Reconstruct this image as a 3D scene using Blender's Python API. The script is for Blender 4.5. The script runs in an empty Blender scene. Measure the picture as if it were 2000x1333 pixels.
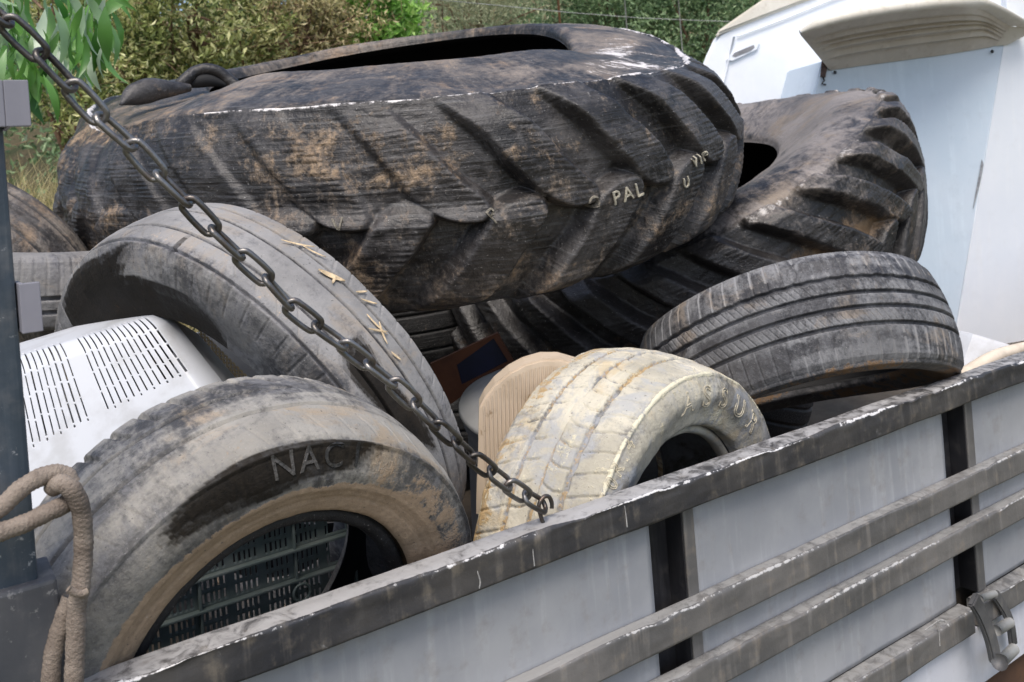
import bpy, bmesh, math, random
import numpy as np
from mathutils import Vector, Matrix
PI=math.pi; R=math.radians
random.seed(7); rng=np.random.default_rng(7)
scn=bpy.context.scene; COL=scn.collection

# ------------------------------------------------------------------ camera
F=1750.; AL=math.atan(2570/(F*.997)); RO=math.atan(.078)
CAM=np.array([0,0,1.75])
cv=np.array([math.cos(AL),math.sin(AL),0]); crh=np.array([math.sin(AL),-math.cos(AL),0]); Z3=np.array([0,0,1.])
cr=math.cos(RO)*crh-math.sin(RO)*Z3; cu=math.sin(RO)*crh+math.cos(RO)*Z3
def ray(px,py): return cv+(px-1000)/F*cr+(345-py)/F*cu
def at(px,py,D): return CAM+ray(px,py)*D                 # a point D metres into the scene
def aty(px,py,y): d=ray(px,py); return CAM+d*(y/d[1])    # a point on the plane y (parallel to the truck side)
cam=bpy.data.cameras.new('camera'); co=bpy.data.objects.new('camera',cam); COL.objects.link(co)
cam.sensor_width=36; cam.lens=F/2000*36; cam.shift_y=-321.5/2000; cam.clip_end=500; cam.clip_start=.02; cam.dof.use_dof=True; cam.dof.focus_distance=1.35; cam.dof.aperture_fstop=11
M=Matrix.Identity(4)
for i in range(3): M[i][0]=cr[i]; M[i][1]=cu[i]; M[i][2]=-cv[i]; M[i][3]=CAM[i]
co.matrix_world=M; scn.camera=co

# ------------------------------------------------------------------ light
sd=np.array([-.30,-.40,.87]); sd/=np.linalg.norm(sd)
w=bpy.data.worlds.new('World'); scn.world=w; w.use_nodes=True
nt=w.node_tree; bg=nt.nodes['Background']; sky=nt.nodes.new('ShaderNodeTexSky'); sky.sky_type='NISHITA'; sky.sun_disc=False
sky.sun_elevation=math.asin(sd[2]); sky.sun_rotation=math.atan2(sd[0],sd[1]); sky.dust_density=3.; sky.air_density=1.0
nt.links.new(sky.outputs[0],bg.inputs[0]); bg.inputs[1].default_value=.14
sl=bpy.data.lights.new('sun','SUN'); sl.energy=1.5; sl.angle=R(24); sl.color=(1,.95,.88)
so=bpy.data.objects.new('sun',sl); COL.objects.link(so); so.rotation_euler=Vector(sd).to_track_quat('Z','Y').to_euler(); so.location=(0,0,9)
scn.view_settings.view_transform='Standard'; scn.view_settings.look='None'; scn.view_settings.exposure=.66; scn.view_settings.gamma=1

# ------------------------------------------------------------------ object helpers
def link(o,parent=None):
    COL.objects.link(o)
    if parent is not None: o.parent=parent
    return o
def tag(o,label=None,cat=None,group=None,kind=None):
    if label: o['label']=label
    if cat: o['category']=cat
    if group: o['group']=group
    if kind: o['kind']=kind
    return o
def empty(name,loc=(0,0,0),rot=None):
    o=bpy.data.objects.new(name,None); COL.objects.link(o); o.empty_display_size=.05
    if rot is not None: o.matrix_world=Matrix.Translation(Vector(loc))@rot.to_4x4()
    else: o.location=Vector(loc)
    return o
def raw(name,V,Fc,mat,parent=None,smooth=True,attrs=None,uv=None):
    """V (n,3), Fc (m,4) or list of index lists"""
    me=bpy.data.meshes.new(name)
    V=np.asarray(V,np.float32)
    if isinstance(Fc,np.ndarray):
        m,k=Fc.shape
        me.vertices.add(len(V)); me.vertices.foreach_set('co',V.ravel())
        me.loops.add(m*k); me.loops.foreach_set('vertex_index',Fc.astype(np.int32).ravel())
        me.polygons.add(m); me.polygons.foreach_set('loop_start',np.arange(0,m*k,k,dtype=np.int32))
        me.update(calc_edges=True); me.validate()
    else: me.from_pydata([tuple(map(float,v)) for v in V],[],[list(map(int,f)) for f in Fc])
    me.polygons.foreach_set('use_smooth',np.full(len(me.polygons),smooth))
    if attrs:
        for k_,a in attrs.items():
            at_=me.attributes.new(k_,'FLOAT','POINT'); at_.data.foreach_set('value',np.ascontiguousarray(a,np.float32).ravel())
    if uv is not None:
        ul=me.uv_layers.new(name='UVMap'); li=np.empty(len(me.loops),np.int32); me.loops.foreach_get('vertex_index',li)
        ul.data.foreach_set('uv',np.ascontiguousarray(uv[li],np.float32).ravel())
    o=bpy.data.objects.new(name,me)
    if mat: me.materials.append(mat)
    return link(o,parent)
def gridfaces(r,c,wrap):
    i=np.arange(r-1)[:,None]; j=np.arange(c if wrap else c-1)[None,:]; j2=(j+1)%c
    return np.stack([i*c+j,(i+1)*c+j,(i+1)*c+j2,i*c+j2],-1).reshape(-1,4)
def bmobj(name,bm,mat,parent=None,smooth=False,recalc=True):
    if recalc: bmesh.ops.recalc_face_normals(bm,faces=bm.faces[:])
    me=bpy.data.meshes.new(name); bm.to_mesh(me); bm.free()
    for p in me.polygons: p.use_smooth=smooth
    o=bpy.data.objects.new(name,me)
    if mat: me.materials.append(mat)
    return link(o,parent)
def badd(bm,x0,x1,y0,y1,z0,z1,mat=None,bev=0,seg=2):
    n=len(bm.verts)
    vs=[bm.verts.new((x,y,z)) for x in (x0,x1) for y in (y0,y1) for z in (z0,z1)]
    fs=[bm.faces.new([vs[i] for i in f]) for f in ((0,1,3,2),(4,6,7,5),(0,4,5,1),(2,3,7,6),(0,2,6,4),(1,5,7,3))]
    if bev:
        es=list({e for f in fs for e in f.edges}); bmesh.ops.bevel(bm,geom=es,offset=bev,segments=seg,affect='EDGES',profile=.6)
        vs=bm.verts[n:]
    if mat is not None:
        bm.verts.ensure_lookup_table()
        for q in list(bm.verts)[n:]: q.co=mat@q.co
    return bm
def box(name,x0,x1,y0,y1,z0,z1,mat,parent=None,bev=.002,M=None):
    bm=bmesh.new(); badd(bm,x0,x1,y0,y1,z0,z1,M,bev); return bmobj(name,bm,mat,parent)
def spline(P,n):
    P=np.asarray(P,float); Q=np.vstack([2*P[0]-P[1],P,2*P[-1]-P[-2]]); out=[]
    for i in range(len(P)-1):
        a,b,c,d=Q[i:i+4]
        for t in np.linspace(0,1,n,endpoint=False): out.append(.5*((2*b)+(-a+c)*t+(2*a-5*b+4*c-d)*t*t+(-a+3*b-3*c+d)*t**3))
    out.append(P[-1]); return np.array(out)
def tubeV(P,rad,nc=12,disp=None,closed=False):
    P=np.asarray(P,float); n=len(P); rad=np.broadcast_to(np.asarray(rad,float),(n,))
    T=(np.roll(P,-1,0)-np.roll(P,1,0)) if closed else np.gradient(P,axis=0)
    T/=np.linalg.norm(T,axis=1)[:,None]+1e-12
    a=np.cross(T[0],[0,0,1.]); 
    if np.linalg.norm(a)<.1: a=np.cross(T[0],[0,1.,0])
    a/=np.linalg.norm(a); V=[]; ph=np.linspace(0,2*PI,nc,endpoint=False)
    for i in range(n):
        a=a-T[i]*(a@T[i]); a/=np.linalg.norm(a); b=np.cross(T[i],a)
        rr=rad[i]*(1+(disp(i,ph) if disp else 0))
        V.append(P[i]+(np.cos(ph)*rr)[:,None]*a+(np.sin(ph)*rr)[:,None]*b)
    return np.array(V)
def tube(name,P,rad,mat,parent=None,nc=12,disp=None,closed=False,caps=True):
    V=tubeV(P,rad,nc,disp,closed); n=len(V)
    if closed: V=np.concatenate([V,V[:1]])
    Fc=gridfaces(len(V),nc,True)[:,::-1]
    if caps and not closed:
        Fl=[list(f) for f in Fc]+[list(range(nc)),[(n-1)*nc+k for k in range(nc)][::-1]]
        return raw(name,V.reshape(-1,3),Fl,mat,parent)
    return raw(name,V.reshape(-1,3),Fc,mat,parent)
def prism(name,pts,back,mat,parent=None,bev=.004,smooth=False):
    """closed outline (world points) extruded by the vector back"""
    bm=bmesh.new(); a=[bm.verts.new(tuple(p)) for p in pts]; f=bm.faces.new(a)
    r_=bmesh.ops.extrude_face_region(bm,geom=[f]); bmesh.ops.translate(bm,verts=[e for e in r_['geom'] if isinstance(e,bmesh.types.BMVert)],vec=Vector(back))
    if bev: bmesh.ops.bevel(bm,geom=[e for e in bm.edges if e.calc_face_angle(0)>.5],offset=bev,segments=2,affect='EDGES')
    return bmobj(name,bm,mat,parent,smooth)

# ------------------------------------------------------------------ numeric noise
_perm=np.random.default_rng(3).random((32,256,256)).astype(np.float32)
def vn(x,y,seed=0,px=256):
    x0=np.floor(x).astype(int); y0=np.floor(y).astype(int); fx=x-x0; fy=y-y0
    fx=fx*fx*(3-2*fx); fy=fy*fy*(3-2*fy); T=_perm[seed%32]
    g=lambda i,j:T[(i%px)%256,j%256]
    return (g(x0,y0)*(1-fx)+g(x0+1,y0)*fx)*(1-fy)+(g(x0,y0+1)*(1-fx)+g(x0+1,y0+1)*fx)*fy
def fbm(u,v,fx,fy,oc=4,seed=0):
    """u in 0..1 periodic"""
    s=0;a=1;t=0
    for o in range(oc):
        s=s+a*vn(u*fx*2**o,v*fy*2**o,seed+o,fx*2**o); t+=a; a*=.5
    return s/t
def ss(x,a,b):
    t=np.clip((x-a)/(b-a),0,1); return t*t*(3-2*t)

# ------------------------------------------------------------------ material helpers
def newmat(name):
    m=bpy.data.materials.new(name); m.use_nodes=True; t=m.node_tree
    return m,t,t.nodes['Principled BSDF']
def S(t,sock,val):
    if isinstance(val,bpy.types.NodeSocket): t.links.new(val,sock)
    elif isinstance(val,tuple) and len(val)==3 and sock.type=='RGBA': sock.default_value=(*val,1)
    else: sock.default_value=val
def coord(t,out='Object'):
    n=t.nodes.new('ShaderNodeTexCoord'); return n.outputs[out]
def attr(t,name):
    n=t.nodes.new('ShaderNodeAttribute'); n.attribute_name=name; return n.outputs['Fac']
def vmul(t,v,s):
    n=t.nodes.new('ShaderNodeMapping'); t.links.new(v,n.inputs[0]); n.inputs['Scale'].default_value=s; return n.outputs[0]
def noise(t,v,sc,det=4,rough=.55,dist=0.):
    n=t.nodes.new('ShaderNodeTexNoise'); t.links.new(v,n.inputs['Vector']); n.inputs['Scale'].default_value=sc; n.inputs['Detail'].default_value=det
    n.inputs['Roughness'].default_value=rough; n.inputs['Distortion'].default_value=dist; return n.outputs['Fac']
def voro(t,v,sc,feat='F1'):
    n=t.nodes.new('ShaderNodeTexVoronoi'); n.feature=feat; t.links.new(v,n.inputs['Vector']); n.inputs['Scale'].default_value=sc; return n.outputs['Distance']
def mr(t,x,a,b,lo=0.,hi=1.):
    n=t.nodes.new('ShaderNodeMapRange'); n.interpolation_type='SMOOTHSTEP'; S(t,n.inputs[0],x)
    for i,q in enumerate((a,b,lo,hi)): n.inputs[i+1].default_value=q
    return n.outputs[0]
def ma(t,op,a,b=0.,c=None):
    n=t.nodes.new('ShaderNodeMath'); n.operation=op; S(t,n.inputs[0],a); S(t,n.inputs[1],b)
    if c is not None: S(t,n.inputs[2],c)
    return n.outputs[0]
def mix(t,f,a,b):
    n=t.nodes.new('ShaderNodeMix'); n.data_type='RGBA'; S(t,n.inputs[0],f); S(t,n.inputs[6],a); S(t,n.inputs[7],b); return n.outputs[2]
def bump(t,h,st=.3,d=.002,nrm=None):
    n=t.nodes.new('ShaderNodeBump'); n.inputs['Strength'].default_value=st; n.inputs['Distance'].default_value=d; t.links.new(h,n.inputs['Height'])
    if nrm is not None: t.links.new(nrm,n.inputs['Normal'])
    return n.outputs[0]

def rubber(name,b0=(.014,.014,.017),b1=(.045,.044,.047),scuff=(.13,.135,.15),scuffamt=.5,dust=(.33,.30,.26),tan=None,mud=(.22,.13,.06),white=(.72,.70,.66),sc=1.,rough=.6,comb=.3,patch=None,contrast=1.,mudsoft=.25,bmp=.9):
    m,t,p=newmat(name); v=coord(t); uv=coord(t,'UV'); tan=tan or (dust[0]*1.15,dust[1]*.92,dust[2]*.68)
    off=t.nodes.new('ShaderNodeMapping'); t.links.new(v,off.inputs[0]); off.inputs['Location'].default_value=(3.1,1.7,5.3); v2=off.outputs[0]
    n1=noise(t,v,5*sc,5,.6); blot=noise(t,v,11*sc,8,.68,1.3); blot2=noise(t,v2,15*sc,8,.7,.9); n3=noise(t,v,130*sc,4,.7); n4=noise(t,v2,300*sc,2,.6)
    st=noise(t,vmul(t,uv,(9*sc,190*sc,1)),1.,4,.6); st2=noise(t,vmul(t,uv,(70*sc,9*sc,1)),1.,5,.65,.6)
    c=mix(t,mr(t,n1,.35,.68),b0,b1)
    c=mix(t,mr(t,ma(t,'ADD',ma(t,'MULTIPLY',blot,.75),ma(t,'MULTIPLY',n3,.25)),.46,.60,0,scuffamt),c,scuff)
    c=mix(t,mr(t,st,.54,.74,0,comb),c,(.15,.15,.15))
    if patch: c=mix(t,ma(t,'MULTIPLY',mr(t,noise(t,v,13*sc,6,.65,.8),patch[1],patch[1]+.13),patch[2]),c,patch[0])
    grain=ma(t,'MULTIPLY',ma(t,'SUBTRACT',blot2,.5),1.7*contrast)
    grain=ma(t,'ADD',grain,ma(t,'MULTIPLY',ma(t,'SUBTRACT',n3,.5),.8)); grain=ma(t,'ADD',grain,ma(t,'MULTIPLY',ma(t,'SUBTRACT',st2,.5),.7))
    fd=mr(t,ma(t,'ADD',attr(t,'dust'),grain),.18,.92,0,.93)
    dcol=mix(t,mr(t,n1,.4,.65),dust,tuple(q*.66 for q in dust)); dcol=mix(t,mr(t,noise(t,v2,8*sc,6,.7,1.),.52,.66,0,.75),dcol,tan)
    c=mix(t,fd,c,dcol)
    fm=mr(t,ma(t,'ADD',attr(t,'mud'),grain),.46-mudsoft*.5,.46+mudsoft*.5,0,.92)
    c=mix(t,fm,c,mix(t,n3,tuple(q*.6 for q in mud),tuple(min(1,q*1.4) for q in mud)))
    if patch: c=mix(t,ma(t,'MULTIPLY',mr(t,noise(t,v2,10*sc,7,.7,1.),patch[1]+.03,patch[1]+.14),patch[2]),c,patch[0])
    fw=mr(t,ma(t,'ADD',attr(t,'white'),grain),.52,.75,0,.85)
    c=mix(t,fw,c,white)
    c=mix(t,mr(t,n4,.66,.74,0,.35),c,(.48,.46,.43)); c=mix(t,mr(t,noise(t,v,210*sc,2,.6),.66,.74,0,.6),c,tuple(q*.7 for q in b0))
    wt=mr(t,ma(t,'ADD',attr(t,'wet'),ma(t,'MULTIPLY',grain,.55)),.22,.88)
    wm=t.nodes.new('ShaderNodeMix'); wm.data_type='RGBA'; wm.blend_type='MULTIPLY'; S(t,wm.inputs[0],wt); S(t,wm.inputs[6],c); S(t,wm.inputs[7],(.085,.074,.062)); c=wm.outputs[2]
    t.links.new(c,p.inputs['Base Color'])
    rg=ma(t,'ADD',ma(t,'MULTIPLY',ma(t,'SUBTRACT',blot,.5),.6),rough); rg=ma(t,'ADD',rg,ma(t,'MULTIPLY',fd,.2))
    t.links.new(rg,p.inputs['Roughness']); p.inputs['Specular IOR Level'].default_value=.45
    h=ma(t,'ADD',ma(t,'MULTIPLY',n3,.7),ma(t,'MULTIPLY',n4,.35)); h=ma(t,'ADD',h,ma(t,'MULTIPLY',st,comb*1.8)); h=ma(t,'ADD',h,ma(t,'MULTIPLY',blot,1.2))
    h=ma(t,'ADD',h,ma(t,'MULTIPLY',fm,.6)); h=ma(t,'ADD',h,ma(t,'MULTIPLY',fw,.4))
    t.links.new(bump(t,h,bmp,.003),p.inputs['Normal']); t.links.new(ma(t,'SUBTRACT',.45,ma(t,'MULTIPLY',wt,.3)),p.inputs['Specular IOR Level']); return m

def paint(name,c0,c1,streak=.5,dirt=(.16,.13,.10),dirtamt=.35,rough=.5,metal=0.,sc=1.,edge=None,vert=True,bm_=.25,chips=None):
    m,t,p=newmat(name); v=coord(t)
    n1=noise(t,v,4*sc,5,.6); n2=noise(t,v,30*sc,5,.65); n3=noise(t,v,160*sc,3,.6)
    sv=noise(t,vmul(t,v,(45*sc,45*sc,3*sc)),1.,4,.6)
    c=mix(t,mr(t,n1,.35,.65),c0,c1)
    if streak: c=mix(t,mr(t,sv,.5,.72,0,streak),c,tuple(min(1,q*1.35+.02) for q in c1))
    fd=mr(t,ma(t,'ADD',ma(t,'MULTIPLY',n2,.6),ma(t,'MULTIPLY',sv,.4)),.5,.68,0,dirtamt)
    c=mix(t,fd,c,dirt)
    if chips: c=mix(t,mr(t,ma(t,'ADD',ma(t,'MULTIPLY',noise(t,v,70*sc,4,.75),.6),ma(t,'MULTIPLY',n1,.4)),chips[1],chips[1]+.05,0,.9),c,chips[0])
    if edge:
        c=mix(t,mr(t,ma(t,'ADD',attr(t,'top'),ma(t,'MULTIPLY',ma(t,'SUBTRACT',noise(t,v,38*sc,7,.7,.6),.5),2.2)),.25,.9,0,.9),c,tuple(q*.62 for q in edge))
        g=ma(t,'ADD',attr(t,'edge'),ma(t,'ADD',ma(t,'MULTIPLY',ma(t,'SUBTRACT',noise(t,v,75*sc,5,.7),.5),1.6),ma(t,'MULTIPLY',ma(t,'SUBTRACT',n1,.5),.9)))
        c=mix(t,mr(t,g,.66,.85,0,.92),c,edge)
    t.links.new(c,p.inputs['Base Color'])
    t.links.new(ma(t,'ADD',ma(t,'MULTIPLY',ma(t,'SUBTRACT',n2,.5),.4),rough),p.inputs['Roughness']); p.inputs['Metallic'].default_value=metal
    h=ma(t,'ADD',ma(t,'MULTIPLY',n2,.6),ma(t,'MULTIPLY',n3,.4)); t.links.new(bump(t,h,bm_,.002),p.inputs['Normal']); return m

def leafmat(name,a,b,c,trans=.3,rough=.5):
    m,t,p=newmat(name); tn=attr(t,'tone')
    n=t.nodes.new('ShaderNodeValToRGB'); t.links.new(tn,n.inputs[0]); e=n.color_ramp.elements
    e[0].color=(*a,1); e[1].color=(*c,1); q=e.new(.5); q.color=(*b,1)
    t.links.new(n.outputs[0],p.inputs['Base Color']); p.inputs['Roughness'].default_value=rough
    tr=t.nodes.new('ShaderNodeBsdfTranslucent'); t.links.new(n.outputs[0],tr.inputs[0]); mx=t.nodes.new('ShaderNodeMixShader'); mx.inputs[0].default_value=trans
    t.links.new(p.outputs[0],mx.inputs[1]); t.links.new(tr.outputs[0],mx.inputs[2]); t.links.new(mx.outputs[0],t.nodes['Material Output'].inputs[0]); return m

def pmat(name,c,r_=.5,sc=20,k=.25):
    m_,t,p_=newmat(name); v=coord(t); n=noise(t,v,sc,5,.65); S(t,p_.inputs['Base Color'],mix(t,mr(t,n,.3,.7),tuple(q*(1-k) for q in c),tuple(min(1,q*(1+k)) for q in c))); p_.inputs['Roughness'].default_value=r_
    t.links.new(bump(t,noise(t,v,sc*8,3,.6),.2,.001),p_.inputs['Normal']); return m_
# ================================================================== TYRES
def aframe(ax):
    ax=np.asarray(ax,float); ax=ax/np.linalg.norm(ax); e1=np.cross(ax,[0,0,1.] if abs(ax[2])<.95 else [0,1.,0]); e1/=np.linalg.norm(e1)
    return ax,e1,np.cross(ax,e1)
class Tyre: pass
def tyre(name,label,cat,group,C,ax,Ro,W,Rb,dv,s,mat,wt=.82,wb=.85,drop=.012,NU=900,nt=130,tread=None,sidef=None,paintf=None,liner=None,ns=9,warp=None,bead=None):
    """a tyre: root Empty > tread, two sidewalls, inner liner.  s scales the fitted pose about the eye."""
    C=CAM+(np.asarray(C)-CAM)*s; Ro*=s; W*=s; Rb*=s; Wt=W*wt; Wb=W*wb; drop=drop*Ro/.31; h=Ro-Rb
    side=[(Rb,.42*Wb),(Rb+.05*h,.5*Wb),(Rb+.25*h,.25*(Wb+W)),(Rb+.52*h,.5*W),(Rb+.78*h,.5*(.62*W+.38*Wt)),(Ro-drop,.5*Wt)]
    sp=spline(side,ns); q=np.linspace(1,-1,nt)
    tp=np.stack([Ro-drop*np.abs(q)**2.2,.5*Wt*q],1)
    prof=np.vstack([sp,tp[1:-1],sp[::-1]*[1,-1]]); n=len(prof); nS=len(sp)
    qq=np.concatenate([np.linspace(2,1,nS),q[1:-1],np.linspace(-1,-2,nS)])
    d=np.gradient(prof,axis=0); d/=np.linalg.norm(d,axis=1)[:,None]; nrm=np.stack([-d[:,1],d[:,0]],1)   # outward
    sl=np.concatenate([[0],np.cumsum(np.linalg.norm(np.diff(prof,axis=0),axis=1))])
    T=Tyre(); T.Ro=Ro;T.Rb=Rb;T.Wt=Wt;T.W=W;T.prof=prof;T.nrm=nrm;T.sl=sl;T.qq=qq
    A,e1,e2=aframe(ax)
    def deform(th,r,z):
        z=z+(dv[0]*s*np.cos(2*th)+dv[1]*s*np.sin(2*th))*(r/Ro)**2
        r=r*(1+dv[2]*np.cos(2*th)+dv[3]*np.sin(2*th))
        if warp: r,z=warp(th,r,z,T)
        return np.stack([r*np.cos(th),r*np.sin(th),z],-1)
    T.deform=deform
    th=np.linspace(0,2*PI,NU,endpoint=False)[None,:]; Q=qq[:,None]+0*th; TH=th+0*Q
    H=np.zeros_like(Q)
    if tread: H=H+tread(TH,Q,T)
    if sidef: H=H+sidef(TH,Q,T)
    T.H=H
    T.hat=lambda t_,s_: H[np.clip(np.searchsorted(sl,s_),0,n-1),(np.round(np.asarray(t_)%(2*PI)/(2*PI)*NU).astype(int))%NU]
    r=prof[:,0][:,None]+nrm[:,0][:,None]*H; z=prof[:,1][:,None]+nrm[:,1][:,None]*H
    V=deform(TH,r,z)
    at_={k:np.zeros_like(Q) for k in ('dust','mud','white','wet')}
    if paintf:
        for k,a in paintf(TH,Q,H,T).items(): at_[k]=np.broadcast_to(a,Q.shape)
    UV=np.stack([TH*Ro,sl[:,None]+0*TH],-1)
    root=empty(name,C,Matrix((e1,e2,A)).transposed()); tag(root,label,cat,group)
    T.root=root
    i0=int(np.argmin(np.abs(qq-1.04))); i1=int(np.argmin(np.abs(qq+1.04)))
    def part(nm,a,b):
        sl_=slice(a,b+1); rr=b+1-a
        raw(nm,V[sl_].reshape(-1,3),gridfaces(rr,NU,True),mat,root,attrs={k:a_[sl_] for k,a_ in at_.items()},uv=UV[sl_].reshape(-1,2))
    part('tread',i0,i1); part('sidewall',0,i0); part('sidewall',i1,n-1)
    th_=.011 if Ro<.5 else .022; nu2=max(120,NU//6); t2=np.linspace(0,2*PI,nu2,endpoint=False)[None,:]
    inn=prof-nrm*th_; inn=inn[::4]; inn=np.vstack([prof[:1],inn,prof[-1:]])
    V2=deform(t2+0*inn[:,:1],inn[:,0][:,None]+0*t2,inn[:,1][:,None]+0*t2)
    raw('inner_liner',V2.reshape(-1,3),gridfaces(len(inn),nu2,True)[:,::-1],liner or LINER,root)
    if bead:
        a_=np.linspace(0,2*PI,11)[:-1]; bw=bead[1]; rr=Rb-bw*.55+bw*.75*np.cos(a_); zz=.36*Wb+bw*1.0*np.sin(a_); t3=np.linspace(0,2*PI,240,endpoint=False)[None,:]
        wob=1+.06*(vn(t3*9,0*t3,3,56)-.5)
        V3=deform(t3+0*rr[:,None],Rb+(rr[:,None]-Rb)*wob,zz[:,None]+0*t3); V3=np.concatenate([V3,V3[:1]])
        raw('bead',V3.reshape(-1,3),gridfaces(len(V3),240,True)[:,::-1],bead[0],root,attrs={k:np.full(V3.shape[:2],v_) for k,v_ in (('dust',bead[2]),('mud',0.),('white',0.),('wet',0.))},uv=np.zeros((V3.shape[0]*240,2)))
    T.point=lambda TH_,s_,off: deform(TH_,np.interp(s_,sl,prof[:,0])+np.interp(s_,sl,nrm[:,0])*off,np.interp(s_,sl,prof[:,1])+np.interp(s_,sl,nrm[:,1])*off)
    T.sq=lambda qv: float(np.interp(-qv,-qq,sl))
    return T
def glyphs(txt,size,ext=0.,outline=0.,spacing=1.):
    cu_=bpy.data.curves.new('t','FONT'); cu_.body=txt; cu_.size=size; cu_.space_character=spacing; cu_.align_x='CENTER'; cu_.align_y='CENTER'; cu_.resolution_u=6
    if outline: cu_.fill_mode='NONE'; cu_.bevel_depth=outline; cu_.bevel_resolution=1
    else: cu_.extrude=ext
    o=bpy.data.objects.new('t',cu_); COL.objects.link(o); dg=bpy.context.evaluated_depsgraph_get()
    me=bpy.data.meshes.new_from_object(o.evaluated_get(dg)); 
    if not outline:
        bm=bmesh.new(); bm.from_mesh(me); bmesh.ops.triangulate(bm,faces=bm.faces[:])
        for _ in range(2): bmesh.ops.subdivide_edges(bm,edges=[e for e in bm.edges if e.calc_length()>size*.12],cuts=1)
        bm.to_mesh(me); bm.free()
    V=np.array([v.co[:] for v in me.vertices]); Fc=[list(p.vertices) for p in me.polygons]
    bpy.data.objects.remove(o); bpy.data.curves.remove(cu_); bpy.data.meshes.remove(me); return V,Fc
def sidetext(T,txt,size,th0,q0,mat,ext=.0012,outline=0.,spacing=1.,flip=1,off=.0005,rot=0.,name='lettering',tread=False,sx=1.):
    V,Fc=glyphs(txt,size,ext,outline,spacing); V[:,0]*=sx
    if rot: c,s_=math.cos(rot),math.sin(rot); V[:,:2]=V[:,:2]@np.array([[c,s_],[-s_,c]])
    s0=T.sq(q0); rr=float(np.interp(s0,T.sl,T.prof[:,0]))
    if tread: P=T.point(th0+V[:,0]/rr,s0-V[:,1],off+V[:,2]+T.hat(th0+V[:,0]/rr,s0-V[:,1]))
    else: P=T.point(th0-flip*V[:,0]/rr,s0+flip*V[:,1],off+V[:,2]+T.hat(th0-flip*V[:,0]/rr,s0+flip*V[:,1]))
    return raw(name,P,Fc,mat,T.root,smooth=False)
def letters(T,txt,size,th0,q0,step,mat,name='letter',**k):
    n=len(txt)
    for i,ch in enumerate(txt):
        if ch!=' ': sidetext(T,ch,size,th0+step*(i-(n-1)/2),q0+k.get('dq',0)*(i-(n-1)/2),mat,k.get('ext',.0012),k.get('outline',0),1.,1,k.get('off',.0005),k.get('rot',0),name,k.get('tread',False),k.get('sx',1.))
def pinside(px,py,poly):
    poly=np.asarray(poly); ins=np.zeros(px.shape,bool)
    for (x0,y0),(x1,y1) in zip(poly,np.roll(poly,-1,0)):
        c=((y0>py)!=(y1>py))&(px<(x1-x0)*(py-y0)/(y1-y0+1e-12)+x0); ins^=c
    return ins
def blob(TH,Q,poly,soft=.045):
    """soft mask of a closed outline given as (theta, q) on a tyre's skin; q runs 2 bead, 1 shoulder, 0 crown, -1, -2"""
    p=np.array(poly,float); c=np.mean(p[:,0]); t=(TH-c+PI)%(2*PI)-PI+c
    m=0
    for a,b in ((0,0),(soft,0),(-soft,0),(0,soft*2),(0,-soft*2)): m=m+pinside(t+a,Q+b,p)
    return m/5.
def bump1(TH,t0,wd): d=(TH-t0+PI)%(2*PI)-PI; return np.exp(-(d/wd)**2)

m_,t_,p_=newmat('tyre_liner'); p_.inputs['Base Color'].default_value=(.012,.012,.013,1); p_.inputs['Roughness'].default_value=.8; LINER=m_

def lugfield(TH,Q,T,n,wid,slope,inner=.12,rim=1.12,dirn=1,jit=.0,half=.5):
    """chevron lugs: signed distance in metres (negative inside)"""
    rr=T.Ro; z=Q*.5*T.Wt; az=np.abs(z); per=2*PI*rr/n; best=np.full(TH.shape,9.)
    hs=.5*T.Wt*rim
    a=dirn*TH*rr; off=np.where(z>=0,0.,half*per)
    # lug axis: arc position as function of az ; curved
    ax_=-slope*az*(1+.25*az/hs)
    ph=(a-off-ax_)
    k=np.round(ph/per); d=np.abs(ph-k*per)/math.sqrt(1+slope*slope)-wid*.5*(1-.18*az/hs)
    cap=np.maximum(-inner*.5*T.Wt*1-az*np.where(True,1,1), az-hs)       # ends
    zi=-inner*.5*T.Wt
    return d,per,k
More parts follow.
